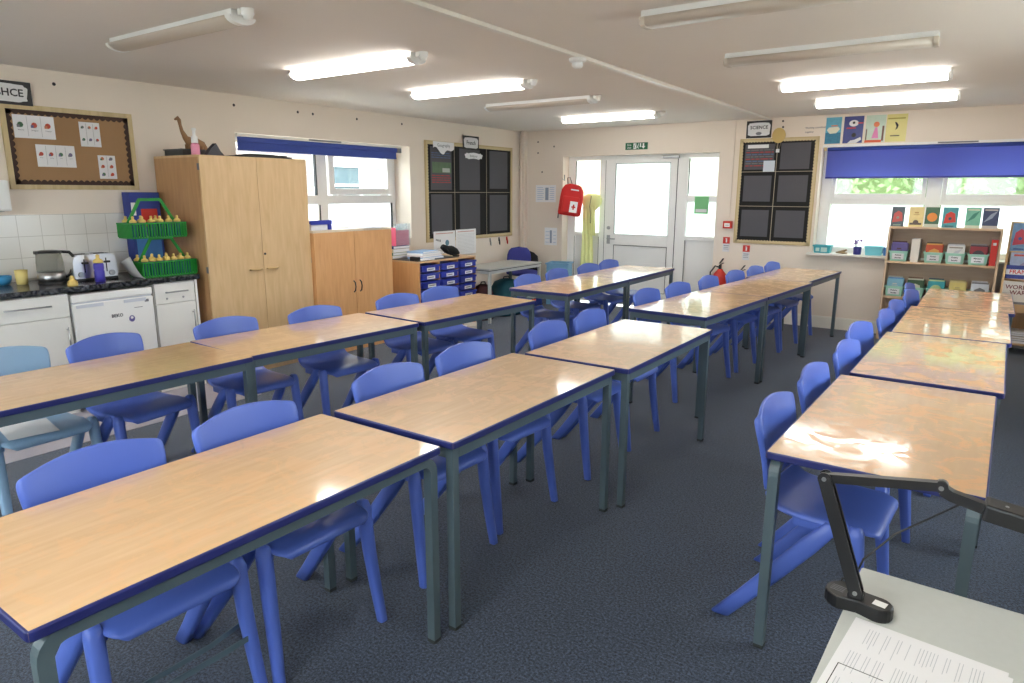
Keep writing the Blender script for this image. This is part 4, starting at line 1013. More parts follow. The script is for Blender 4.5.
# things on the tray unit
def slab(name, label, cat, loc, rz, w, d, h, m, m2=None, group=None):
    t = thing(name, label, cat, loc, rz, group)
    if m2:
        mb(m2).box(0.002, w - 0.003, 0.003, d - 0.003, 0.003, h - 0.003).build('pages', t)
        mb(m).box(0, w, 0, d, 0, 0.003).box(0, w, 0, d, h - 0.003, h).box(0, 0.003, 0, d, 0.003, h - 0.003).build('cover', t)
    else: mb(m).box(0, w, 0, d, 0, h, 0.002).build('sheet', t)
    return t
Mlb = mat('pale_blue_card', (150, 182, 220), 0.6, var=0.05)
t = thing('desk_mat', 'black flat tray liner covering the left end of the tray unit', 'tray', (-5.00, 5.45, ZU), RL)
mb(M_black).box(0, 0.70, 0.0, 0.40, 0, 0.006, 0.002).box(0.0, 0.04, 0.0, 0.12, 0.006, 0.05, 0.006).build('mat', t)
slab('book', 'thin white booklet at the front edge of the tray unit', 'book', (-4.995, 5.50, ZU + 0.0062), RL, 0.22, 0.08, 0.012, M_paper, M_paper)
for k, (w_, m_, lab) in enumerate(((0.36, Mlb, 'pale blue folder, bottom of the pile on the tray unit'), (0.34, mat('pink_white_card', (222, 212, 214), 0.6), 'pinkish folder in the middle of the pile on the tray unit'), (0.33, M_paper, 'white paper folder near the top of the pile on the tray unit'), (0.30, Mlb, 'pale blue folder, topmost of the pile on the tray unit'))):
    slab('folder', lab, 'folder', (-5.07 - 0.01 * k, 5.60 + 0.015 * k, ZU + 0.0062 + 0.0202 * k), RL + 0.04 * k, w_, 0.22, 0.02, m_, M_paper, 'folders piled on the tray unit')
t = thing('fabric_bag', 'crumpled black cloth bag on the right end of the tray unit', 'bag', (-5.12, 6.13, ZU), RL)
b = mb(mat('black_cloth', (22, 22, 24), 0.9, var=0.2)).tube([(-0.16, 0, 0.11), (-0.12, 0.0, 0.115), (-0.05, 0.01, 0.085), (0.02, 0, 0.07), (0.08, -0.01, 0.05), (0.15, 0, 0.03)], [0.012, 0.038, 0.05, 0.062, 0.05, 0.02], 12, flat=0.9); b.build('cloth', t)
b = mb(mat('black_cloth', (22, 22, 24), 0.9)).tube([(-0.1, -0.03, 0.10), (-0.07, -0.05, 0.05), (0.0, -0.06, 0.012), (0.1, -0.05, 0.008)], 0.008, 8); b.build('strap', t)
# back corner pile by the window reveal
M_bk = [mat('book_navy', (44, 62, 116), 0.5, var=0.05), mat('book_cream', (216, 200, 170), 0.6, var=0.05), mat('book_green', (64, 116, 96), 0.5, var=0.05), mat('book_wine', (132, 56, 58), 0.5, var=0.05)]
zz = ZU + 0.0062
for k, (h, m_, lab) in enumerate(((0.035, M_bk[1], 'cream book, lowest in the pile behind the orange cupboard corner'), (0.03, M_bk[2], 'green book, second in the pile behind the orange cupboard corner'), (0.04, M_bk[1], 'cream thick book, third in the pile behind the orange cupboard corner'), (0.03, M_bk[0], 'navy book, topmost in the pile behind the orange cupboard corner'))):
    slab('book', lab, 'book', (-5.38 - 0.005 * k, 5.46 + 0.01 * k, zz), RL, 0.26, 0.18, h, m_, M_paper, 'books piled on the tray unit'); zz += h + 0.0002
t = thing('pocket_folder', 'pink and clear plastic pocket standing on the books by the window', 'folder', (-5.42, 5.55, zz), RL)
mb(mat('hot_pink_plastic', (240, 96, 128), 0.4)).box(0.0, 0.012, 0, 0.06, 0, 0.20).build('spine', t)
mb(mat('pale_pink_paper', (250, 160, 178), 0.6)).box(0.014, 0.24, 0.02, 0.03, 0, 0.17).build('insert', t)
mb(mat_translucent('clear_plastic_pocket', (240, 244, 246), 0.85, 0.1)).box(0.014, 0.25, 0.008, 0.010, 0, 0.24).box(0.014, 0.25, 0.05, 0.052, 0, 0.24).build('pocket', t)

# ------------------------------------------------------------------ grey table in the corner and things round it
t = thing('side_table', 'grey topped table with pale legs against the left wall in the corner', 'table', (-4.78, 6.44, 0), -0.01)
mb(mat('grey_laminate', (176, 178, 172), 0.35, var=0.04)).box(-0.50, 0.0, 0, 1.12, 0.635, 0.652).use(M_black).box(-0.504, 0.004, -0.004, 1.124, 0.628, 0.635).build('tabletop', t)
M_pleg = mat('pale_grey_leg', (186, 190, 188), 0.4, var=0.04)
for x, y in ((-0.02, 0.025), (-0.48, 0.025), (-0.02, 1.095), (-0.48, 1.095)):
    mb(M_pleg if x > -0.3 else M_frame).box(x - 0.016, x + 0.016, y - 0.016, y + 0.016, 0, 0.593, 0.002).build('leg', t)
mb(M_pleg).box(-0.495, -0.005, 0.01, 0.04, 0.593, 0.628).box(-0.495, -0.005, 1.08, 1.11, 0.593, 0.628).box(-0.035, -0.005, 0.04, 1.08, 0.593, 0.628).box(-0.495, -0.465, 0.04, 1.08, 0.593, 0.628).build('frame', t)
# backpacks under the table
def bag(name, label, loc, rz, w, d, h, m_):
    t = thing(name, label, 'bag', loc, rz)
    rings = []
    for k, (s_, z) in enumerate(((0.85, 0.0), (1.0, 0.06), (1.0, 0.45), (0.92, 0.75), (0.7, 0.93), (0.3, 1.0))):
        rings.append([(w / 2 * s_ * math.copysign(abs(math.cos(a)) ** 0.6, math.cos(a)), d / 2 * s_ * math.copysign(abs(math.sin(a)) ** 0.6, math.sin(a)), z * h) for a in [2 * PI * j / 20 for j in range(20)]])
    mb(m_).rings(rings).build('body', t)
    mb(m_).box(-w * 0.32, w * 0.32, -d * 0.62, -d * 0.5, h * 0.1, h * 0.5, 0.02).build('pocket', t)
    mb(M_black).tube([(-w * 0.15, 0, h * 0.95), (-w * 0.1, 0, h * 1.06), (w * 0.1, 0, h * 1.06), (w * 0.15, 0, h * 0.95)], 0.008, 8).build('carry_loop', t)
bag('backpack', 'dark maroon bag on the floor beside the tray unit under the grey table', (-5.03, 6.64, 0), 1.2, 0.26, 0.20, 0.44, mat('dark_maroon_cloth', (62, 26, 30), 0.85, var=0.2))
bag('beanbag', 'teal rounded bag on the floor under the grey table', (-5.02, 7.12, 0), 1.4, 0.42, 0.34, 0.46, mat('dark_teal_cloth', (24, 84, 96), 0.8, var=0.15))
b = mb(mat('cream_tile_wall', (214, 212, 206), 0.4)).box(0, 0.6, 0, 0.02, 0.0, 0.60)
tag(b.build('leaning_board', loc=(XL + 0.045, 6.75, 0), rz=RL), 'pale panel leaning on the left wall under the grey table', 'board')
# low things on the floor near the tray unit
for k, (x, y, w_, d_, h_, m_, r_, lab) in enumerate(((-4.70, 5.75, 0.30, 0.20, 0.05, M_paper, 1.9, 'white flat box on the floor before the tray drawers'),
      (-4.68, 6.12, 0.26, 0.18, 0.04, mat('cream_card', (214, 206, 190), 0.7), 2.3, 'cream card box on the floor, tilted beside the white one'), (-4.62, 5.45, 0.22, 0.12, 0.07, M_black, 1.6, 'small black box on the floor under the last table of the left row'))):
    slab('floor_box', lab, 'box', (x, y, 0), r_, w_, d_, h_, m_, m_)
# office chair with coat
t = thing('office_chair', 'violet blue round backed office chair with black coat in the corner', 'chair', (-5.27, 7.86, 0), 2.4 + PI)
b = mb(mat('violet_blue_upholstery', (58, 62, 140), 0.8, var=0.1))
rings = []
for k in range(9):
    a = PI * k / 8; z = 0.62 - 0.17 * math.cos(a); w_ = 0.165 * math.sin(a) ** 0.5 + 0.01
    rings.append([(-0.20 - 0.03 * math.cos(q) - 0.02 * (z - 0.6), w_ * math.sin(q), z) for q in [2 * PI * j / 16 for j in range(16)]])
b.rings(rings); b.build('backrest', t)
mb(mat('violet_blue_upholstery', (58, 62, 140), 0.8)).lathe([(0.16, 0.42), (0.22, 0.435), (0.225, 0.46), (0.20, 0.48), (0.02, 0.485)], n=24).build('seat', t)
mb(M_black).cyl((0, 0, 0.07), (0, 0, 0.42), 0.025).bar([(-0.23, 0, 0.60), (-0.19, 0, 0.44), (-0.05, 0, 0.405)], 0.04, 0.012, (0, 1, 0)).build('column', t)
b = mb(M_black)
for k in range(5):
    a = 2 * PI * k / 5; b.bar([(0, 0, 0.08), (0.26 * math.cos(a), 0.26 * math.sin(a), 0.06)], 0.035, 0.02); b.sphere((0.26 * math.cos(a), 0.26 * math.sin(a), 0.026), 0.026, 8)
b.build('star_base', t)
b = mb(mat('black_coat_cloth', (28, 27, 30), 0.95, var=0.2)); rings = []
for k, (z, x, w_, d_) in enumerate(((0.40, -0.25, 0.20, 0.05), (0.55, -0.26, 0.22, 0.055), (0.66, -0.255, 0.20, 0.05), (0.715, -0.235, 0.12, 0.03))):
    rings.append([(x + d_ * math.cos(q), 0.12 + w_ * 0.8 * math.sin(q) + 0.01 * math.sin(5 * q), z + 0.01 * math.sin(3 * q)) for q in [2 * PI * j / 18 for j in range(18)]])
tag(b.rings(rings).build('coat', loc=(-5.27, 7.86, 0), rz=2.4 + PI), 'black coat hung over the back of the office chair in the corner', 'coat')
t = thing('plastic_crate', 'light blue open plastic crate standing in the corner by the back wall', 'crate', (-4.93, 8.29, 0), 0.3)
Mcr = mat('light_blue_crate', (126, 178, 214), 0.4, var=0.05)
b = mb(Mcr)
for (a0, a1, c0, c1) in ((-0.15, 0.15, -0.15, -0.142), (-0.15, 0.15, 0.142, 0.15), (-0.15, -0.142, -0.142, 0.142), (0.142, 0.15, -0.142, 0.142)): b.box(a0, a1, c0, c1, 0.012, 0.58)
b.box(-0.15, 0.15, -0.15, 0.15, 0, 0.012); b.build('body', t)
mb(Mcr).box(-0.165, 0.165, -0.165, -0.15, 0.56, 0.58, 0.003).box(-0.165, 0.165, 0.15, 0.165, 0.56, 0.58, 0.003).box(-0.165, -0.15, -0.15, 0.15, 0.56, 0.58, 0.003).box(0.15, 0.165, -0.15, 0.15, 0.56, 0.58, 0.003).build('rim', t)

# ------------------------------------------------------------------ display boards
def scallop(b, x0, x1, z0, z1, wd, pitch, ya, yb):
    """wavy-edged border strip just inside a rectangle"""
    def strip(p0, p1, inward):
        n = max(2, int(round((Vector(p1) - Vector(p0)).length / pitch))); d = (Vector(p1) - Vector(p0)); q = Vector(inward)
        out = [Vector(p0)]; pts = [(p0[0], p0[1]), (p1[0], p1[1])]
        m_ = n * 6
        for k in range(m_, -1, -1):
            a = k / m_; c = Vector(p0) + d * a + q * (wd * (0.62 + 0.38 * abs(math.sin(PI * a * n)))); pts.append((c.x, c.y))
        b.prism(pts, ya, yb)
    strip((x0, z1), (x1, z1), (0, -1)); strip((x1, z0), (x0, z0), (0, 1)); strip((x0, z0), (x0, z1), (1, 0)); strip((x1, z1), (x1, z0), (-1, 0))
def frame_board(name, label, loc, rz, w, h, fr, fm, bm_, sc_m=None, pitch=0.05, wd=0.04):
    t = thing(name, label, 'notice board', loc, rz)
    b = mb(fm).box(0, w, -0.018, 0, h - fr, h, 0.002).box(0, w, -0.018, 0, 0, fr, 0.002).box(0, fr, -0.018, 0, fr, h - fr, 0.002).box(w - fr, w, -0.018, 0, fr, h - fr, 0.002); b.build('frame', t)
    mb(bm_).box(fr, w - fr, -0.008, 0, fr, h - fr).build('backing', t)
    if sc_m: b = mb(sc_m); scallop(b, fr, w - fr, fr, h - fr, wd, pitch, -0.0105, -0.008); b.build('wavy_border', t)
    return t
M_gold = mat_wood('pale_gold_frame', (186, 164, 118), (204, 184, 140))
t = frame_board('notice_board', 'brown paper covered notice board with wavy dark border over the worktop', (XL, 2.045, 1.548), RL, 0.90, 0.585, 0.034, M_gold, mat('brown_kraft_paper', (158, 124, 88), 0.85, var=0.05), mat('dark_brown_border', (62, 40, 30), 0.7), 0.042, 0.036)
def sheet(name, label, loc, rz, w, h, tilt, draw, m_=None, cat='poster', group=None, dep=0.0012):
    """flat sheet; local origin at its lower-left, drawn marks are raised a hair"""
    b = mb(m_ or M_lam); b.X = Matrix.Rotation(-tilt, 4, 'Y'); b.box(0, w, -dep, 0, 0, h)
    draw(b, w, h, -dep)
    o = b.build(name, loc=loc, rz=rz); tag(o, label, cat, group); return o
def pics(cols, rows, words, rs):
    cm = [mat('print_red', (184, 74, 52), 0.6), mat('print_green', (72, 112, 82), 0.6), mat('print_violet', (112, 104, 140), 0.6), mat('print_orange', (196, 120, 84), 0.6), M_grey]
    def d(b, w, h, y):
        r_ = random.Random(rs)
        for i in range(cols):
            for j in range(rows):
                cx_ = w * (i + 0.5) / cols; cz_ = h * (j + 0.58) / rows; s_ = min(w / cols, h / rows) * 0.22
                b.use(r_.choice(cm)).disc(cx_, cz_, s_, y - 0.0004, y, 8)
                b.use(r_.choice(cm)).box(cx_ - s_ * 1.2, cx_ - s_ * 0.2, y - 0.0007, y - 0.0003, cz_ - s_, cz_)
                if words: b.use(M_dark).text(words[(i + j * cols) % len(words)], s_ * 0.62, cx_, cz_ - s_ * 1.9, y, depth=0.0002)
            if i: b.use(M_grey).box(w * i / cols - 0.0008, w * i / cols + 0.0008, y - 0.0004, y, h * 0.08, h * 0.95)
    return d
XB = XL + 0.009
G = 'laminated picture sheets on the brown board'
sheet('picture_card', 'wide laminated card of three pictures at the upper left of the brown board', (XB, 2.118, 1.905), RL, 0.262, 0.158, 0.0, pics(3, 1, ['Planned', 'Designed', 'Created'], 1), group=G)
sheet('picture_card', 'wide laminated card of four pictures at the lower left of the brown board', (XB, 2.238, 1.710), RL, 0.258, 0.156, 0.0, pics(4, 1, ['before', 'during', 'after', 'result'], 2), group=G)
sheet('picture_card', 'laminated card with shiny top half, upper right of the brown board', (XB, 2.547, 1.868), RL, 0.146, 0.178, 0.0, pics(3, 2, None, 3), group=G)
sheet('picture_card', 'small laminated card of six pictures, lower right of the brown board', (XB, 2.655, 1.632), RL, 0.128, 0.176, 0.0, pics(2, 3, None, 4), group=G)
def title(word, m_bg, wave, size, sub=None):
    def d(b, w, h, y):
        b.use(m_bg)
        n = 10; pts = []
        for k in range(40):
            a = 2 * PI * k / 40; ca, sa = math.cos(a), math.sin(a); q = 1 + wave * math.sin(9 * a)
            pts.append((w / 2 + w * 0.44 * q * math.copysign(abs(ca) ** 0.35, ca), h / 2 + h * 0.38 * q * math.copysign(abs(sa) ** 0.35, sa)))
        b.prism(pts, y - 0.0006, y)
        b.use(M_dark).text(word, size, w / 2, h / 2 + (0.02 if sub else 0), y - 0.0006, depth=0.0004, bold=0.001)
        if sub: b.use(M_grey).disc(w / 2, h * 0.26, 0.035, y - 0.0009, y - 0.0005, 10, rz=0.018).text('(((', 0.04, w / 2, h * 0.26, y - 0.0009, depth=0.0003)
    return d
sheet('title_sign', 'black framed sign lettered PSHCE above the brown board', (XL + 0.019, 1.80, 2.125), RL, 0.455, 0.158, 0.0, lambda b, w, h, y: (title('', M_lam, 0.03, 0.1)(b, w, h, y), b.use(M_dark).text('PSHCE', 0.070, w - 0.052, h / 2, y - 0.0006, 'RIGHT', depth=0.0004, bold=0.0015)), M_black, 'sign', dep=0.004)
# black board on the left wall
M_sug = mat('black_backing_paper', (30, 30, 30), 0.9, var=0.05)
M_slate = mat('slate_sugar_paper', (88, 88, 94), 0.9, var=0.03)
M_string = mat('pale_string', (170, 160, 140), 0.7)
def black_board(loc, rz, w, h, vs, hs, gaps, label, fr=0.04, border=True, panelcol=M_slate):
    t = frame_board('display_board', label, loc, rz, w, h, fr, M_gold, M_sug, None)
    b = mb(mat('pale_gold_wavy_trim', (206, 188, 146), 0.7))
    if border: scallop(b, fr * 0.35, w - fr * 0.35, fr * 0.35, h - fr * 0.35, 0.032, 0.035, -0.0205, -0.0185)
    if border: b.build('wavy_border', t)
    b = mb(M_string)
    for x in vs: b.box(x - 0.0035, x + 0.0035, -0.0125, -0.0115, fr, h - fr)
    for z in hs: b.box(fr, w - fr, -0.0112, -0.0102, z - 0.003, z + 0.003)
    b.build('ribbon', t)
    return t
t = black_board((XL, 6.405, 0.925), RL, 1.845, 1.225, (0.555, 1.235), (0.61,), None, 'black paper display board in six panels on the left wall', 0.045)
def panels(cells, host, y=-0.008):
    for (a, c, e, f) in cells: mb(M_slate).box(a, c, y - 0.0015, y, e, f).build('paper_panel', host)
panels([(0.10, 0.50, 0.64, 1.16), (0.66, 1.09, 0.64, 1.16), (1.31, 1.73, 0.66, 1.16), (0.10, 0.50, 0.10, 0.585), (0.66, 1.09, 0.06, 0.585), (1.31, 1.73, 0.08, 0.575)], t)
def scrib(cols, n, x0, x1, z0, z1, rs, b, y):
    r_ = random.Random(rs)
    for k in range(n):
        z = z1 - (z1 - z0) * k / n; x = x0
        while x < x1 - 0.02:
            L_ = min(r_.uniform(0.03, 0.09), x1 - x); b.use(cols[k % len(cols)] if len(cols) > 1 else cols[0]).box(x, x + L_, y - 0.0006, y, z - 0.006, z + 0.004); x += L_ + 0.012
Mchr, Mchb, Mchg = mat('chalk_red', (176, 66, 66), 0.8), mat('chalk_blue', (92, 112, 150), 0.8), mat('chalk_grey', (120, 120, 118), 0.8)
b = mb(M_slate).box(0, 0.40, -0.001, 0, 0, 0.44); scrib([Mchb], 3, 0.02, 0.38, 0.33, 0.41, 3, b, -0.001); scrib([Mchr], 4, 0.02, 0.38, 0.03, 0.14, 5, b, -0.001)
b.use(mat('photo_green', (86, 112, 84), 0.5, var=0.4, vscale=12)).box(0.03, 0.39, -0.0022, -0.001, 0.17, 0.30).use(mat('photo_pale', (170, 180, 172), 0.5)).box(0.22, 0.36, -0.003, -0.0022, 0.18, 0.23)
tag(b.build('chalk_poster', loc=(XL + 0.0096, 6.505, 1.60), rz=RL), 'dark poster with green photo and red writing, upper left panel of the left black board', 'poster')
def banner(b, w, h, y):
    pts = [(0, h), (w, h)] + [(w * (1 - k / 12), h * (0.25 + 0.35 * abs(math.cos(k / 12 * PI * 1.0)) - 0.10 * math.sin(k / 12 * PI * 4))) for k in range(13)]
    b.prism(pts, y - 0.0008, y); b.use(M_grey).text('Geography', 0.055, w / 2, h * 0.78, y - 0.0008, depth=0.0002)
bb = mb(M_paper); banner(bb, 0.40, 0.20, 0.0)
tag(bb.build('banner_card', loc=(XL + 0.0212, 6.545, 1.945), rz=RL), 'white torn edge banner card at the top left of the left black board', 'sign')
sheet('title_sign', 'small black framed sign standing on top of the left black board', (XL + 0.0205, 7.125, 2.075), RL, 0.335, 0.175, 0.0, title('French', M_lam, 0.03, 0.07), M_black, 'sign', dep=0.004)
bb = mb(M_paper); pts = []
for k in range(36):
    a = 2 * PI * k / 36; pts.append((0.19 + (0.185 + 0.008 * math.sin(7 * a)) * math.copysign(abs(math.cos(a)) ** 0.5, math.cos(a)), 0.045 + (0.038 + 0.006 * math.sin(9 * a)) * math.copysign(abs(math.sin(a)) ** 0.5, math.sin(a))))
bb.prism(pts, -0.001, 0).use(M_grey).text('bonjour', 0.05, 0.19, 0.045, -0.001, depth=0.0002)
tag(bb.build('banner_card', loc=(XL + 0.0215, 7.16, 1.955), rz=RL), 'white wavy name card just below the small framed sign', 'sign')
def worksheet(rs, pic):
    def d(b, w, h, y):
        b.use(mat('print_pink', (206, 140, 130), 0.7)).box(w * 0.1, w * 0.9, y - 0.0004, y, h * 0.90, h * 0.925)
        if pic:
            b.use(M_dark)
            for k in range(4): b.box(w * (0.1 + 0.06 * k), w * (0.13 + 0.06 * k), y - 0.0004, y, h * (0.66 - 0.02 * k), h * (0.72 - 0.01 * k))
            b.use(mat('print_teal', (90, 130, 150), 0.7)).disc(w * 0.62, h * 0.55, w * 0.09, y - 0.0004, y, 14)
            b.use(M_grey)
            for k in range(5): b.box(w * 0.12, w * 0.8, y - 0.0004, y, h * (0.10 + 0.06 * k), h * (0.11 + 0.06 * k))
        else:
            b.use(mat('pale_print_line', (190, 190, 194), 0.7))
            for k in range(14): b.box(w * 0.08, w * 0.92, y - 0.0004, y, h * (0.08 + 0.056 * k), h * (0.088 + 0.056 * k))
    return d
sheet('wall_poster', 'white poster with small pictures below the left black board', (XL + 0.0215, 6.52, 0.72), RL, 0.42, 0.335, 0.0, worksheet(1, True), M_paper)
sheet('wall_poster', 'white lined poster below the left black board, right of the pictured one', (XL + 0.0215, 6.955, 0.735), RL, 0.425, 0.325, 0.0, worksheet(2, False), M_paper)
for y, m_, lab in ((7.72, M_steel, 'silver wall hook below the left black board'), (7.93, M_blackm, 'black wall hook below the left black board'), (8.12, M_red, 'red wall hook below the left black board')):
    t = thing('wall_hook', lab, 'hook', (XL, y, 0.83), RL, 'wall hooks'); mb(m_).tube([(0.01, -0.006, 0.075), (0.012, -0.012, 0.04), (0.0, -0.02, 0.0), (-0.012, -0.035, -0.012), (-0.02, -0.04, 0.01), (-0.012, -0.035, 0.03)], 0.008, 8).build('hook', t)
    mb(m_).box(0.0, 0.022, -0.006, 0, 0.03, 0.085, 0.002).build('plate', t)
# black board on the back wall
t = black_board((-2.595, YB, 0.94), 0, 0.885, 1.225, (0.435,), (0.845, 0.445), None, 'black paper display board in six panels on the back wall beside the door', 0.038)
panels([(0.075, 0.395, 0.50, 0.80), (0.475, 0.80, 0.50, 0.80), (0.475, 0.80, 0.87, 1.165), (0.075, 0.395, 0.085, 0.40), (0.475, 0.80, 0.085, 0.40)], t)
b = mb(M_slate).box(0, 0.34, -0.001, 0, 0, 0.29); scrib([Mchg, Mchr, Mchb], 8, 0.015, 0.33, 0.02, 0.225, 8, b, -0.001); b.use(M_paper).box(0.03, 0.27, -0.002, -0.001, 0.245, 0.285)
tag(b.build('chalk_poster', loc=(-2.53, YB - 0.0096, 1.81)), 'dark poster full of coloured notes, upper left panel of the back black board', 'poster')
b = mb(mat('pale_blue_paper', (206, 214, 224), 0.7)).box(0, 0.13, -0.001, 0, 0, 0.125); tag(b.build('note_card', loc=(-2.305, YB - 0.013, 1.785)), 'small pale note card pinned on the dark coloured poster', 'note')
sheet('title_sign', 'black framed SCIENCE sign above the back black board', (-2.535, YB - 0.001, 2.172), 0, 0.29, 0.195, 0.0, title('SCIENCE', M_lam, 0.02, 0.052, True), M_black, 'sign', dep=0.004)
t = thing('paper_balloon', 'tan oval paper balloon with strings at the top of the back black board', 'decoration', (-2.155, YB - 0.0125, 2.0))
mb(mat('tan_paper', (206, 178, 112), 0.7, var=0.05)).disc(0, 0.19, 0.075, -0.012, 0, 24, rz=0.085).build('balloon', t)
mb(M_string).bar([(-0.03, -0.005, 0.11), (-0.012, -0.005, 0.04)], 0.002, 0.002, (0, 1, 0)).bar([(0.03, -0.005, 0.11), (0.012, -0.005, 0.04)], 0.002, 0.002, (0, 1, 0)).build('string', t)
mb(M_lam).box(-0.02, 0.02, -0.008, -0.001, 0.0, 0.04, 0.003).build('basket', t)
b = mb(mat('wall_lettering_grey', (120, 116, 118), 0.7)).text('Working scientifically', 0.026, 0, 0.045, 0, 'LEFT', bold=0.0003).text('together', 0.026, 0, 0, 0, 'LEFT', bold=0.0003)
tag(b.build('wall_lettering', loc=(-1.875, YB - 0.0008, 2.215)), 'small grey lettering on the wall left of the four book covers', 'lettering')
# four printed covers above the blind
def cover_a(b, w, h, y):
    b.use(mat('cover_teal_dark', (48, 120, 150), 0.5, var=0.4, vscale=40)).box(0, w, y - 0.0004, y, 0, h * 0.42)
    b.use(mat('cover_cream', (226, 222, 200), 0.5)).prism([(w * 0.08, h * 0.52), (w * 0.3, h * 0.38), (w * 0.7, h * 0.40), (w * 0.92, h * 0.55), (w * 0.8, h * 0.64), (w * 0.2, h * 0.62)], y - 0.0008, y - 0.0004).use(mat('cover_orange', (222, 120, 50), 0.5)).box(w * 0.35, w * 0.75, y - 0.0011, y - 0.0008, h * 0.66, h * 0.70)
def cover_b(b, w, h, y):
    b.use(M_lam).disc(w * 0.5, h * 0.74, w * 0.24, y - 0.0005, y, 18, rz=h * 0.12).prism([(w * .25, 0.0), (w * .4, h * .1), (w * .6, h * .12), (w * .9, h * .22), (w * .95, h * .12), (w * .7, 0.0)], y - 0.0005, y).use(mat('cover_red', (196, 60, 64), 0.5)).box(w * 0.15, w * 0.62, y - 0.0009, y - 0.0005, h * 0.54, h * 0.585).box(w * 0.7, w * 0.98, y - 0.0009, y - 0.0005, h * 0.72, h * 0.76)
    b.use(M_dark).disc(w * 0.55, h * 0.3, w * 0.12, y - 0.0009, y - 0.0005, 12).disc(w * 0.5, h * 0.76, w * 0.07, y - 0.0009, y - 0.0005, 10)
def cover_c(b, w, h, y):
    b.use(mat('cover_orange_red', (226, 92, 44), 0.5)).box(0, w * 0.85, y - 0.0005, y, 0, h * 0.09).use(mat('cover_pink', (220, 130, 180), 0.5)).prism([(w * .35, h * .15), (w * .7, h * .15), (w * .6, h * .55), (w * .48, h * .55)], y - 0.0006, y)
    b.use(mat('cover_salmon', (226, 128, 84), 0.5)).disc(w * 0.55, h * 0.66, w * 0.15, y - 0.0009, y, 14).use(mat('cover_brown', (104, 70, 60), 0.5)).box(w * 0.03, w * 0.09, y - 0.0006, y, h * 0.1, h * 0.5).box(w * 0.85, w * 0.95, y - 0.0006, y, h * 0.05, h * 0.6)
def cover_d(b, w, h, y):
    b.use(mat('cover_olive', (168, 156, 70), 0.6)).box(w * 0.06, w * 0.9, y - 0.0004, y, h * 0.82, h * 0.87).use(M_dark).prism([(w * .4, h * .72), (w * .5, h * .7), (w * .6, h * .6), (w * .55, h * .48), (w * .45, h * .42), (w * .5, h * .55)], y - 0.0005, y)
    b.box(w * 0.24, w * 0.68, y - 0.0004, y, h * 0.20, h * 0.235)
for x, w_, m_, d_, lab in ((-1.66, 0.16, mat('cover_teal', (96, 170, 196), 0.35, var=0.2, vscale=30), cover_a, 'teal sea picture cover, leftmost of the four above the blue blind'),
      (-1.475, 0.195, mat('cover_navy', (52, 60, 130), 0.35, var=0.2, vscale=20), cover_b, 'navy space picture cover, second of the four above the blue blind'),
      (-1.257, 0.19, mat('cover_sage', (190, 208, 190), 0.35, var=0.1, vscale=20), cover_c, 'sage cover with a pink figure, third of the four above the blue blind'),
      (-1.06, 0.195, mat('cover_yellow', (218, 208, 128), 0.4, var=0.05), cover_d, 'yellow cover with a small dark mark, last of the four above the blue blind')):
    sheet('cover_poster', lab, (x, YB - 0.0005, 2.078), 0, w_, 0.282, 0, d_, m_, group='printed covers above the blue blind')
# notices by the corner
def notice(rows, cx_):
    def d(b, w, h, y):
        b.use(mat('pale_blue_ink', (180, 196, 220), 0.6))
        for k in range(rows): b.box(w * 0.08, w * (0.36 + 0.05 * (k % 2)), y - 0.0003, y, h * (0.15 + 0.8 * k / rows), h * (0.18 + 0.8 * k / rows)).box(w * 0.7, w * 0.92, y - 0.0003, y, h * (0.15 + 0.8 * k / rows), h * (0.18 + 0.8 * k / rows))
        b.use(mat('notice_blue_grey', (146, 160, 178), 0.6)).box(w * (cx_ - 0.07), w * (cx_ + 0.09), y - 0.0005, y, h * 0.12, h * 0.85)
    return d
sheet('wall_notice', 'white notice with blue print beside the corner, above the other one', (-5.50, YB - 0.0005, 1.40), 0, 0.34, 0.24, 0, notice(7, 0.55), M_paper)
sheet('wall_notice', 'faint white notice with a grey stripe, lower one beside the corner', (-5.34, YB - 0.0005, 0.79), 0, 0.21, 0.25, 0, notice(4, 0.5), M_paper)
b = mb(mat('soft_green_card', (120, 190, 130), 0.6)).box(0, 0.185, -0.0012, 0, 0, 0.22).use(M_lam).box(0.02, 0.165, -0.0016, -0.0012, 0.02, 0.06)
tag(b.build('green_notice', loc=(-3.175, YB + 0.16 - 0.006, 1.275)), 'soft green card stuck on the right sidelight of the door', 'notice')
# exit sign
t = thing('exit_sign', 'green running man fire exit sign above the door', 'sign', (-4.10, YB - 0.001, 2.088))
mb(M_greend).box(0, 0.315, -0.004, 0, 0, 0.088, 0.001).build('plate', t)
b = mb(M_white).text('Fire', 0.038, 0.055, 0.060, -0.004).text('exit', 0.038, 0.055, 0.026, -0.004)
b.box(0.205, 0.222, -0.005, -0.004, 0.03, 0.08).box(0.115, 0.155, -0.005, -0.004, 0.008, 0.08)
b.box(0.245, 0.265, -0.005, -0.004, 0.04, 0.078).prism([(0.228, 0.042), (0.282, 0.042), (0.255, 0.010)], -0.005, -0.004)
b.use(M_greend).disc(0.141, 0.068, 0.006, -0.0056, -0.005, 8).bar([(0.138, -0.0055, 0.060), (0.130, -0.0055, 0.040)], 0.008, 0.001, (0, 1, 0)).bar([(0.130, -0.0055, 0.040), (0.142, -0.0055, 0.015)], 0.006, 0.001, (0, 1, 0)).bar([(0.130, -0.0055, 0.040), (0.120, -0.0055, 0.020)], 0.006, 0.001, (0, 1, 0))
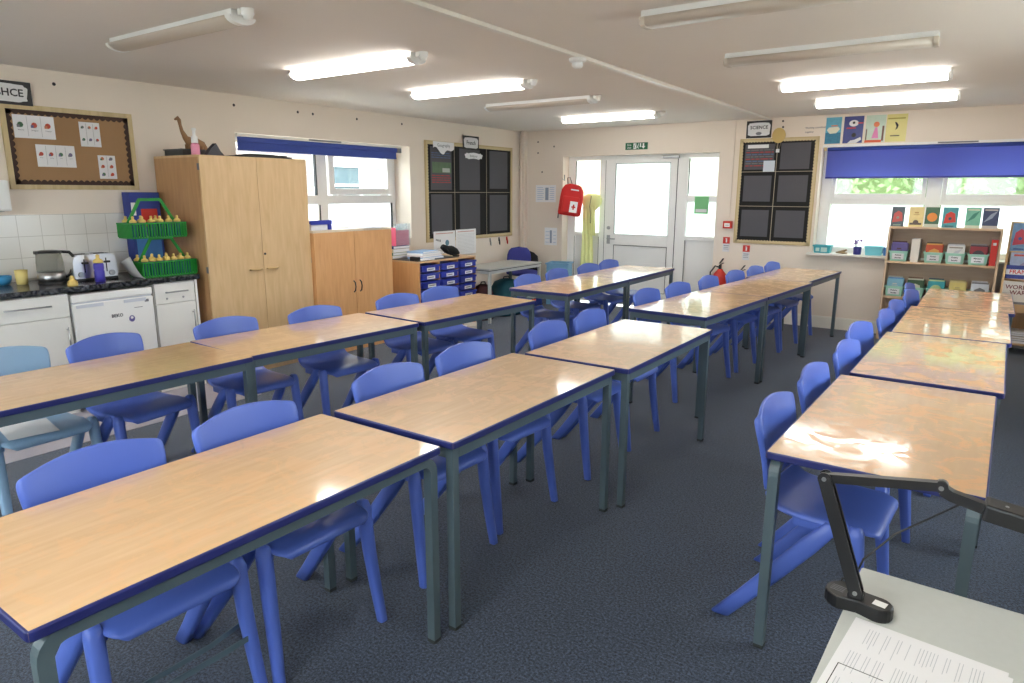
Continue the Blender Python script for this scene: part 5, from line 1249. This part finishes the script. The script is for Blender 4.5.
b.use(M_white).disc(0.185, 0.070, 0.006, -0.005, -0.004, 8).bar([(0.183, -0.0045, 0.062), (0.176, -0.0045, 0.040)], 0.009, 0.001, (0, 1, 0)).bar([(0.176, -0.0045, 0.040), (0.188, -0.0045, 0.012)], 0.007, 0.001, (0, 1, 0)).bar([(0.176, -0.0045, 0.040), (0.163, -0.0045, 0.02)], 0.007, 0.001, (0, 1, 0)); b.build('pictogram', t)
# alarm call point and extinguisher signs
t = thing('fire_call_point', 'red square fire alarm call point beside the back black board', 'alarm', (-2.725, YB - 0.025, 1.112))
mb(M_red).box(0, 0.105, -0.03, 0.025, 0, 0.09, 0.006).build('housing', t)
mb(M_white).box(0.02, 0.085, -0.032, -0.03, 0.02, 0.065).use(M_dark).box(0.03, 0.075, -0.0325, -0.032, 0.038, 0.044).build('glass', t)
for x, z, lab in ((-2.725, 0.825, 'red and white extinguisher sign below the alarm, left one'), (-2.475, 0.735, 'red and white extinguisher sign under the black board, right one')):
    t = thing('extinguisher_sign', lab, 'sign', (x, YB - 0.0008, z), 0, 'extinguisher signs')
    mb(M_lam).box(0, 0.085, -0.0015, 0, 0, 0.18).build('plate', t)
    b = mb(M_red).box(0.0, 0.085, -0.0022, -0.0015, 0.10, 0.18).use(M_white).box(0.035, 0.052, -0.0028, -0.0022, 0.115, 0.155).box(0.03, 0.05, -0.0028, -0.0022, 0.158, 0.165)
    b.use(M_grey).box(0.012, 0.075, -0.002, -0.0015, 0.07, 0.078).box(0.012, 0.07, -0.002, -0.0015, 0.05, 0.055).box(0.012, 0.072, -0.002, -0.0015, 0.03, 0.035); b.build('printed_face', t)
def extinguisher(x, y, h, r, label):
    t = thing('fire_extinguisher', label, 'fire extinguisher', (x, y, 0), 0, 'fire extinguishers')
    mb(M_red).lathe([(r * 0.9, 0), (r, 0.01), (r, h * 0.78), (r * 0.85, h * 0.86), (r * 0.45, h * 0.92), (r * 0.3, h * 0.95)], n=20).build('cylinder', t)
    mb(M_lam).lathe([(r * 1.01, h * 0.25), (r * 1.012, h * 0.55), (r * 1.0, h * 0.55)], n=20, caps=False).build('label_band', t)
    mb(M_black).box(-0.012, 0.012, -0.03, 0.02, h * 0.95, h * 1.03, 0.003).bar([(-0.01, 0, h * 1.02), (0.05, -0.05, h * 1.07)], 0.02, 0.006).bar([(-0.01, 0, h * 1.05), (0.045, -0.045, h * 1.15)], 0.02, 0.006).build('lever', t)
    mb(M_black).tube([(-0.01, 0, h * 0.98), (-0.06, -0.01, h * 1.0), (-r - 0.03, -0.01, h * 0.88), (-r - 0.028, -0.01, h * 0.6), (-r - 0.018, -0.01, h * 0.3)], [0.01, 0.01, 0.01, 0.012, 0.016], 8).build('hose', t)
extinguisher(-2.68, 8.36, 0.66, 0.085, 'red fire extinguisher beside the door, taller left one')
extinguisher(-2.42, 8.38, 0.60, 0.075, 'red fire extinguisher under the black board, shorter right one')
# first-aid backpack and vest
t = thing('wall_peg', 'dark metal peg on the edge of the door recess', 'hook', (-5.02, YB - 0.001, 1.72))
mb(M_steel).box(-0.008, 0.008, -0.004, 0, -0.02, 0.06, 0.001).tube([(0, -0.004, 0.0), (0, -0.05, -0.01), (0, -0.06, 0.02)], 0.004, 8).build('peg', t)
t = thing('first_aid_backpack', 'red first aid backpack with white cross panel hanging by the door', 'backpack', (-4.86, YB - 0.14, 1.225), 0.45); t.rotation_euler = (0, 0.14, 0.45)
Mrf = mat('red_bag_cloth', (206, 36, 34), 0.7, var=0.08)
rings = []
for s_, z in ((0.88, 0.0), (1.0, 0.03), (1.0, 0.24), (0.95, 0.34), (0.72, 0.405), (0.35, 0.43)):
    rings.append([(0.16 * s_ * math.copysign(abs(math.cos(a)) ** 0.5, math.cos(a)), 0.085 * s_ * math.copysign(abs(math.sin(a)) ** 0.5, math.sin(a)), z) for a in [2 * PI * j / 24 for j in range(24)]])
mb(Mrf).rings(rings).build('body', t)
mb(Mrf).box(-0.11, 0.12, -0.125, -0.08, 0.03, 0.26, 0.02).build('front_pocket', t)
b = mb(M_white).box(-0.0, 0.105, -0.128, -0.1255, 0.05, 0.20).use(M_red).box(0.025, 0.08, -0.1292, -0.128, 0.115, 0.135).box(0.042, 0.063, -0.1292, -0.128, 0.09, 0.16); b.build('cross_panel', t)
mb(M_white).box(-0.02, 0.09, -0.098, -0.08, 0.345, 0.362).build('reflective_strip', t)
mb(M_black).tube([(-0.09, 0.05, 0.36), (-0.15, 0.08, 0.25), (-0.16, 0.075, 0.1), (-0.15, 0.06, -0.06)], 0.012, 8, flat=0.5).tube([(-0.08, 0.02, 0.42), (-0.10, 0.03, 0.50), (-0.07, 0.05, 0.515), (-0.02, 0.02, 0.42)], 0.006, 8).build('strap', t)
t = thing('safety_vest', 'pale yellow high visibility vest hanging over the left sidelight', 'vest', (-4.645, YB + 0.085, 0.50))
Mv = mat('fluorescent_yellow_cloth', (236, 240, 168), 0.8, var=0.06, vscale=10)
def fold(xc, w0, w1, z0, z1, ph, yc):
    P_ = []
    for k in range(15):
        a = k / 14; z = z0 + (z1 - z0) * a; w_ = w0 + (w1 - w0) * a; row = []
        for j in range(17):
            u = j / 16 * 2 - 1; row.append((xc + w_ * u + 0.012 * math.sin(4 * a + ph), yc + 0.016 * math.sin(u * 9 + ph + a * 2) * (1 - 0.4 * a), z))
        P_.append(row)
    return P_
for (args, nm) in (((-0.045, 0.10, 0.055, 0.0, 0.90, 0.3, 0.0), 'front_panel'), ((0.05, 0.045, 0.07, 0.45, 0.93, 1.7, -0.035), 'back_panel')):
    b = mb(Mv).grid(fold(*args)); o = b.build(nm, t, norm=False); md = o.modifiers.new('thick', 'SOLIDIFY'); md.thickness = 0.006
b = mb(Mv); rings = []
for z, w_, d_ in ((0.80, 0.07, 0.03), (0.87, 0.14, 0.045), (0.94, 0.15, 0.05), (0.99, 0.12, 0.04), (1.01, 0.04, 0.02)):
    rings.append([(0.02 + w_ * math.cos(q) + 0.012 * math.sin(4 * q), -0.005 + d_ * math.sin(q), z + 0.012 * math.sin(3 * q)) for q in [2 * PI * j / 20 for j in range(20)]])
b.rings(rings).build('shoulder_bunch', t)
mb(mat('grey_drawstring', (110, 116, 90), 0.8)).tube([(0.04, -0.055, 0.99), (0.02, -0.06, 0.85), (0.03, -0.05, 0.75), (0.03, -0.045, 0.62)], 0.005, 6).build('drawstring', t)

# ------------------------------------------------------------------ window sill items
ZS = 0.872
def lattice_basket(name, label, loc, rz, w, d, h, m_, cat='basket', group=None, flare=0.012, signed=False):
    t = thing(name, label, cat, loc, rz, group)
    def ring(z, f, o): return [(o - f, o - f, z), (w - o + f, o - f, z), (w - o + f, d - o + f, z), (o - f, d - o + f, z)]
    b = mb(m_).rings([ring(0, -flare, 0), ring(h, 0, 0), ring(h, 0, 0.003), ring(0.004, -flare, 0.003)], caps=False, smooth=False)
    v = [b.V(p) for p in ring(0.002, -flare, 0)]; b._reg([b.bm.faces.new(v)]); b.build('body', t)
    mb(m_).box(-0.006, w + 0.006, -0.006, 0.0035, h - 0.012, h + 0.002).box(-0.006, w + 0.006, d - 0.0035, d + 0.006, h - 0.012, h + 0.002).box(-0.006, 0.0, 0.0035, d - 0.0035, h - 0.012, h + 0.002).box(w, w + 0.006, 0.0035, d - 0.0035, h - 0.012, h + 0.002).build('rim', t)
    if signed:
        b = mb(M_lam); b.X = Matrix.Translation((0, 0.0, 0)); b.box(w * 0.18, w * 0.82, -0.0085, -0.0065, h * 0.2, h * 0.78)
        b.use(M_dark).text(signed[0], h * 0.20, w / 2, h * 0.62, -0.0085, depth=0.0003, bold=0.0006).text(signed[1], h * 0.20, w / 2, h * 0.36, -0.0085, depth=0.0003, bold=0.0006); b.build('name_card', t)
    else:
        b = mb(mat('basket_shadow_slots', (40, 110, 120), 0.7))
    return t
Mteal = mat('turquoise_plastic', (62, 170, 184), 0.4, var=0.08, vscale=20)
t = lattice_basket('storage_basket', 'turquoise plastic basket at the left end of the window sill', (-1.655, YB - 0.09, ZS), 0, 0.185, 0.14, 0.085, Mteal)
mb(mat('pale_teal_label', (180, 220, 216), 0.5)).box(0.03, 0.07, -0.010, -0.0065, 0.02, 0.06).box(0.085, 0.15, -0.010, -0.0065, 0.015, 0.065).build('label', t)
t = lattice_basket('storage_basket', 'pale turquoise basket on the sill beside the book shelf', (-1.125, YB - 0.09, ZS), 0, 0.175, 0.14, 0.095, mat('pale_turquoise_plastic', (120, 206, 222), 0.4, var=0.05))
b = mb(mat('driftwood_brown', (150, 130, 96), 0.8, var=0.3, vscale=30)).tube([(0, 0, 0.012), (0.04, 0.01, 0.018), (0.08, 0, 0.03), (0.11, 0.01, 0.045), (0.10, 0.01, 0.05)], [0.006, 0.013, 0.015, 0.009, 0.004], 10).tube([(0.02, 0.0, 0.012), (0.08, -0.02, 0.012), (0.12, -0.01, 0.010)], [0.008, 0.012, 0.006], 8)
tag(b.build('carved_figure', loc=(-1.42, YB - 0.04, ZS)), 'small brown carved figure lying on the window sill', 'figure')
t = thing('pen_pot', 'dark blue pot with purple sprigs on the window sill', 'pot', (-1.20, YB - 0.05, ZS))
mb(mat('navy_pot', (38, 40, 120), 0.4)).lathe([(0.036, 0), (0.040, 0.005), (0.044, 0.085), (0.040, 0.085), (0.037, 0.01), (0.002, 0.008)], n=20).build('pot', t)
r_ = random.Random(5)
for k in range(7):
    a = r_.uniform(0, 2 * PI); q = r_.uniform(0.01, 0.035); hh = r_.uniform(0.12, 0.16)
    b = mb(mat('dull_stem', (90, 80, 90), 0.7)).tube([(q * 0.5 * math.cos(a), q * 0.5 * math.sin(a), 0.012), (q * 1.3 * math.cos(a), q * 1.3 * math.sin(a), hh)], 0.002, 6)
    b.use(mat('purple_flower', (132, 96, 156), 0.7)).sphere((q * 1.3 * math.cos(a), q * 1.3 * math.sin(a), hh), 0.012, 6); b.build('sprig', t)
b = mb(mat('mug_blue', (96, 150, 210), 0.35)).lathe([(0.036, 0), (0.04, 0.004), (0.04, 0.088), (0.036, 0.088), (0.035, 0.008), (0.002, 0.006)], n=20).tube([(0.038, 0, 0.07), (0.062, 0, 0.06), (0.062, 0, 0.03), (0.038, 0, 0.02)], 0.005, 8)
tag(b.build('mug', loc=(-0.905, YB - 0.02, ZS), rz=2.5), 'light blue mug on the sill partly behind the book shelf', 'mug')

# ------------------------------------------------------------------ book shelf under the window
t = thing('book_shelf', 'pale beech book shelf under the long window with mint baskets', 'shelf', (-0.885, 8.20, 0))
W_, D_, H_ = 0.985, 0.26, 1.205
for x in (0, W_ - 0.02): mb(M_oakside).box(x, x + 0.02, 0, D_, 0, H_ - 0.022).build('side_panel', t)
for z in (0.06, 0.455, 0.825): mb(M_beech_h).box(0.02, W_ - 0.02, 0.004, D_ - 0.012, z, z + 0.02).build('shelf_board', t)
mb(M_beech_h).box(0, W_, 0, D_, H_ - 0.022, H_, 0.001).build('top_board', t)
mb(mat_wood('shelf_back_panel', (186, 160, 134), (196, 172, 146), scale=(0.4, 3, 3))).box(0.02, W_ - 0.02, D_ - 0.012, D_ - 0.002, 0.06, H_ - 0.022).build('back_panel', t)
mb(M_oakside).box(0.02, W_ - 0.02, 0.02, 0.035, 0, 0.06).build('plinth', t)
def book(label, group, loc, rz, w, d, h, m_, title_=None, lean=0.0, deco=None):
    """upright book: cover faces -y; w wide, d thick, h tall"""
    t = thing('book', label, 'book', loc, rz, group); t.rotation_euler = (lean, 0, rz)
    mb(M_paper).box(0.003, w - 0.002, 0.002, d - 0.002, 0.002, h - 0.002).build('pages', t)
    b = mb(m_).box(0, w, 0, 0.002, 0, h).box(0, w, d - 0.002, d, 0, h).box(0, 0.003, 0.002, d - 0.002, 0, h)
    if deco: deco(b, w, h, 0.0)
    b.build('cover', t); return t
def dc(c1, c2, kind=0):
    a1 = mat('deco_%d_%d_%d' % c1, c1, 0.5); a2 = mat('deco_%d_%d_%d' % c2, c2, 0.5)
    def d(b, w, h, y):
        if kind == 0: b.use(a1).disc(w * .5, h * .5, w * .36, y - 0.0005, y, 14).use(a2).box(0, w, y - 0.0004, y, 0, h * .16)
        elif kind == 1: b.use(a1).box(w * .1, w * .9, y - 0.0004, y, 0.02, h * .2).disc(w * .5, h * .22, w * .2, y - 0.0005, y, 10).use(a2).box(w * .3, w * .7, y - 0.0004, y, h * .6, h * .63).box(w * .36, w * .64, y - 0.0004, y, h * .68, h * .75)
        elif kind == 2: b.use(a1).prism([(w * .1, h * .2), (w * .9, h * .28), (w * .8, h * .7), (w * .5, h * .8), (w * .2, h * .66)], y - 0.0005, y).use(a2).disc(w * .5, h * .45, w * .12, y - 0.0009, y - 0.0005, 8).box(w * .2, w * .8, y - 0.0004, y, h * .05, h * .1)
        else: b.use(a1).prism([(w * .1, h * .3), (w * .6, h * .5), (w * .9, h * .85), (w * .5, h * .7)], y - 0.0005, y).use(a2).box(w * .1, w * .9, y - 0.0004, y, h * .86, h * .93).box(0, w, y - 0.0004, y, 0, h * .14)
    return d
ZB = 1.2052
for x, w_, m_, dd, lab in ((-0.875, 0.118, (72, 84, 92), dc((190, 90, 84), (130, 150, 130), 2), 'grey and red book, first standing on the book shelf top'),
      (-0.715, 0.130, (226, 204, 140), dc((96, 82, 74), (190, 150, 90), 1), 'cream book, second standing on the book shelf top'),
      (-0.572, 0.125, (66, 104, 76), dc((226, 140, 60), (200, 206, 180), 0), 'green book with orange ring, third standing on the book shelf top'),
      (-0.420, 0.130, (70, 150, 156), dc((206, 62, 50), (60, 80, 90), 2), 'teal book with red shape, fourth standing on the book shelf top'),
      (-0.225, 0.125, (120, 190, 160), dc((70, 140, 120), (210, 220, 190), 3), 'pale green book, fifth standing on the book shelf top'),
      (-0.085, 0.130, (70, 80, 112), dc((150, 160, 180), (200, 190, 180), 3), 'slate blue book at the right end of the book shelf top')):
    book(lab, 'books standing on the shelf top', (x, 8.21, ZB), 0, w_, 0.012, 0.20, mat('book_%d_%d_%d' % m_, m_, 0.4, var=0.15, vscale=25), lean=-0.10, deco=dd)
Mmint = mat('mint_green_plastic', (160, 210, 190), 0.45, var=0.06, vscale=30)
BC = [(170, 84, 80), (96, 84, 140), (60, 60, 70), (206, 200, 190), (80, 130, 150), (214, 120, 70), (226, 214, 180), (90, 110, 80), (60, 150, 170), (120, 60, 60)]
def basket_set(x, z, words, bk, lab, g, nb=4, w=0.168, hb=0.175, low=False):
    lattice_basket('book_basket', 'mint basket lettered %s %s, %s' % (words[0], words[1], lab), (x, 8.215, z), 0, w, 0.20, 0.105, Mmint, group='mint book baskets', signed=words)
    for k in range(nb):
        c = bk[k % len(bk)]
        book('book standing in the mint basket, %s' % lab, 'books in the basket, ' + lab, (x + 0.010 + 0.003 * (k % 2), 8.245 + 0.034 * k, z + 0.005), 0, w - 0.022 - 0.006 * (k % 3), 0.018, hb + 0.012 * ((k * 7) % 3), mat('book_%d_%d_%d' % c, c, 0.45, var=0.15, vscale=25), deco=dc(bk[(k + 1) % len(bk)], bk[(k + 2) % len(bk)], (int(abs(x) * 100) + k) % 4))
z1, z2 = 0.8452, 0.4752
basket_set(-0.855, z1, ('Animal', 'stories'), [(96, 84, 140), (110, 100, 170), (80, 50, 50)], 'upper shelf, leftmost', '')
basket_set(-0.54, z1, ('Funny', 'stories'), [(190, 80, 50), (214, 160, 80), (90, 80, 70)], 'upper shelf, right of the white file', '')
basket_set(-0.353, z1, ('Poetry', 'books'), [(222, 220, 216), (200, 200, 206), (150, 140, 130)], 'upper shelf, third basket', '')
basket_set(-0.160, z1, ('Mystery', 'stories'), [(150, 50, 60), (70, 60, 70), (170, 160, 160)], 'upper shelf, beside the red book', '')
book('white magazine file standing on the upper shelf between two baskets', None, (-0.66, 8.225, z1), 0, 0.075, 0.18, 0.235, mat('off_white_card', (226, 218, 206), 0.7))
book('tall red book at the right end of the upper shelf', None, (0.018, 8.215, z1), 0, 0.055, 0.16, 0.255, mat('bright_red_cover', (204, 48, 38), 0.5, var=0.05), deco=lambda b, w, h, y: b.use(M_white).box(w * .25, w * .75, y - 0.0005, y, h * .78, h * .88))
for k, (wd, bk, lab) in enumerate(((('Picture', 'books'), [(130, 180, 200), (90, 140, 190), (200, 200, 190)], 'lower shelf, leftmost'), (('Nature', 'facts'), [(60, 90, 60), (200, 200, 180), (120, 90, 70)], 'lower shelf, second'),
      (('Space', 'facts'), [(60, 160, 170), (190, 210, 150), (60, 90, 110)], 'lower shelf, third'), (('History', 'facts'), [(214, 196, 120), (206, 190, 130), (180, 160, 110)], 'lower shelf, fourth'), (('Maths', 'books'), [(214, 218, 226), (110, 110, 116), (190, 190, 196)], 'lower shelf, rightmost'))):
    basket_set(-0.855 + 0.187 * k, z2, wd, bk, lab, '')

# ------------------------------------------------------------------ picture book display on castors at the right
t = thing('book_display', 'tan wooden book display stand at the right edge of the photo', 'book display', (0.140, 8.12, 0), -0.05)
Mtan = mat_wood('tan_display_board', (206, 168, 122), (220, 184, 138))
W_ = 0.90
for x in (0.0, W_ - 0.018):
    b = mb(Mtan)
    b.X = Matrix.Translation((x, 0, 0)); v0 = [(0.0, 0.10), (0.36, 0.10), (0.36, 1.27), (0.30, 1.27), (0.0, 0.48)]
    A = [b.V((0, y, z)) for y, z in v0]; B = [b.V((0.018, y, z)) for y, z in v0]
    b._reg([b.bm.faces.new(A), b.bm.faces.new(B[::-1])] + [b.bm.faces.new((A[j], A[i], B[i], B[j])) for i, j in [(i, (i + 1) % 5) for i in range(5)]]); b.build('side_panel', t)
mb(Mtan).box(0.018, W_ - 0.018, 0.0, 0.36, 0.10, 0.12).box(0.018, W_ - 0.018, 0.02, 0.36, 0.44, 0.455).build('shelf_board', t)
mb(Mtan).box(0.018, W_ - 0.018, -0.012, 0.003, 0.42, 0.50, 0.002).build('front_lip', t)
b = mb(Mtan).box(0.018, W_ - 0.018, 0.345, 0.358, 0.12, 1.27)
b.box(0.018, W_ - 0.018, 0.11, 0.36, 0.72, 0.732).box(0.018, W_ - 0.018, 0.20, 0.36, 0.98, 0.992).build('tier', t)
for x in (0.06, W_ - 0.06):
    for y in (0.06, 0.30): mb(M_black).cyl((x - 0.012, y, 0.035), (x + 0.012, y, 0.035), 0.035, n=16).box(x - 0.018, x + 0.018, y - 0.02, y + 0.02, 0.070, 0.0995).build('castor', t)
def big(label, x, y, z, w, h, m_, deco):
    p = Matrix.Translation((0.140, 8.12, 0)) @ Matrix.Rotation(-0.05, 4, 'Z') @ Vector((x, y, z))
    book(label, 'picture books on the display stand', p, -0.05, w, 0.012, h, m_, lean=-0.12, deco=deco)
def words(lines, m1, m2, bands):
    def d(b, w, h, y):
        for (z0, z1, mm) in bands: b.use(mm).box(0, w, y - 0.0004, y, h * z0, h * z1)
        for (s_, z, sz, mm) in lines: b.use(mm).text(s_, sz, w / 2, h * z, y - 0.0005, depth=0.0004, bold=0.001)
    return d
Mr, Mbl, Mg2 = mat('print_bright_red', (206, 54, 56), 0.5), mat('print_deep_blue', (44, 60, 140), 0.5, var=0.5, vscale=18), mat('print_pale_blue', (168, 184, 214), 0.5, var=0.3, vscale=20)
big('picture book lettered WORLD WAR on the lowest tier of the display stand', 0.02, 0.03, 0.455, 0.24, 0.26, mat('off_white_cover', (222, 216, 208), 0.45), words([('WORLD', .78, .055, mat('maroon_ink', (120, 50, 60), 0.6)), ('WAR', .58, .055, mat('maroon_ink', (120, 50, 60), 0.6))], 0, 0, [(0.03, 0.25, M_grey)]))
big('blue and red picture book lettered FRANCE on the middle tier of the display stand', 0.02, 0.12, 0.732, 0.26, 0.13, Mbl, words([('FRANCE', .5, .055, Mr)], 0, 0, [(0.3, 0.7, M_lam)]))
big('pale blue picture book standing behind the blue and red one', 0.04, 0.16, 0.732, 0.25, 0.25, Mg2, dc((150, 140, 170), (206, 90, 80), 3))
big('blue and red illustrated book on the top tier of the display stand', 0.02, 0.22, 0.992, 0.14, 0.27, mat('print_blue_mix', (110, 150, 190), 0.4, var=0.6, vscale=14), dc((196, 70, 90), (60, 90, 150), 2))
big('illustrated book second on the top tier of the display stand', 0.19, 0.22, 0.992, 0.16, 0.24, mat('print_rose_mix', (196, 120, 120), 0.4, var=0.5, vscale=14), dc((80, 90, 110), (220, 200, 160), 0))
big('white illustrated book on the lowest tier, right of the WORLD WAR book', 0.30, 0.03, 0.455, 0.22, 0.25, M_lam, dc((90, 120, 90), (70, 70, 76), 0))
zz = 0.12
for k, c in enumerate(((206, 206, 210), (90, 96, 110), (190, 170, 140), (70, 80, 100), (214, 214, 214))):
    p = Matrix.Translation((0.140, 8.12, 0)) @ Matrix.Rotation(-0.05, 4, 'Z') @ Vector((0.03, 0.02 + 0.01 * (k % 2), zz))
    slab('book', ('lowest', 'second lowest', 'middle', 'second highest', 'topmost')[k] + ' flat book on the bottom shelf of the display stand', 'book', p, -0.05, 0.30, 0.23, 0.022, mat('flat_%d_%d_%d' % c, c, 0.5), M_paper, 'flat books on the bottom of the display stand'); zz += 0.0222

# ------------------------------------------------------------------ light from outside, camera, view
sc_ = bpy.context.scene
wd = bpy.data.worlds.new('overcast_sky'); sc_.world = wd; wd.use_nodes = True
nt = wd.node_tree; n = nt.nodes; bg = n['Background']
tc = n.new('ShaderNodeTexCoord'); sp = n.new('ShaderNodeSeparateXYZ'); nt.links.new(tc.outputs['Generated'], sp.inputs[0])
r = ramp(n, [(0.0, (0.62, 0.68, 0.76, 1)), (0.5, (0.93, 0.97, 1.0, 1))]); nt.links.new(sp.outputs[2], r.inputs['Fac']); nt.links.new(r.outputs['Color'], bg.inputs['Color'])
bg.inputs['Strength'].default_value = 7.5

cam = bpy.data.cameras.new('camera'); co = bpy.data.objects.new('camera', cam); COL.objects.link(co)
cam.sensor_width = 36; cam.lens = 683.58 / 1024 * 36; cam.clip_start = 0.02
yaw, pitch, roll = -0.6055, 0.2152, 0.0032
f = Vector((math.sin(yaw) * math.cos(pitch), math.cos(yaw) * math.cos(pitch), -math.sin(pitch)))
r0 = Vector((math.cos(yaw), -math.sin(yaw), 0)); u0 = r0.cross(f)
rv = math.cos(roll) * r0 + math.sin(roll) * u0; uv = -math.sin(roll) * r0 + math.cos(roll) * u0
m = Matrix((rv, uv, -f)).transposed().to_4x4(); m.translation = (0, 0, 1.5407); co.matrix_world = m
sc_.camera = co
sc_.view_settings.view_transform = 'Standard'; sc_.view_settings.look = 'None'; sc_.view_settings.gamma = 1; sc_.view_settings.use_curve_mapping = False
sc_.view_settings.exposure = 1.1
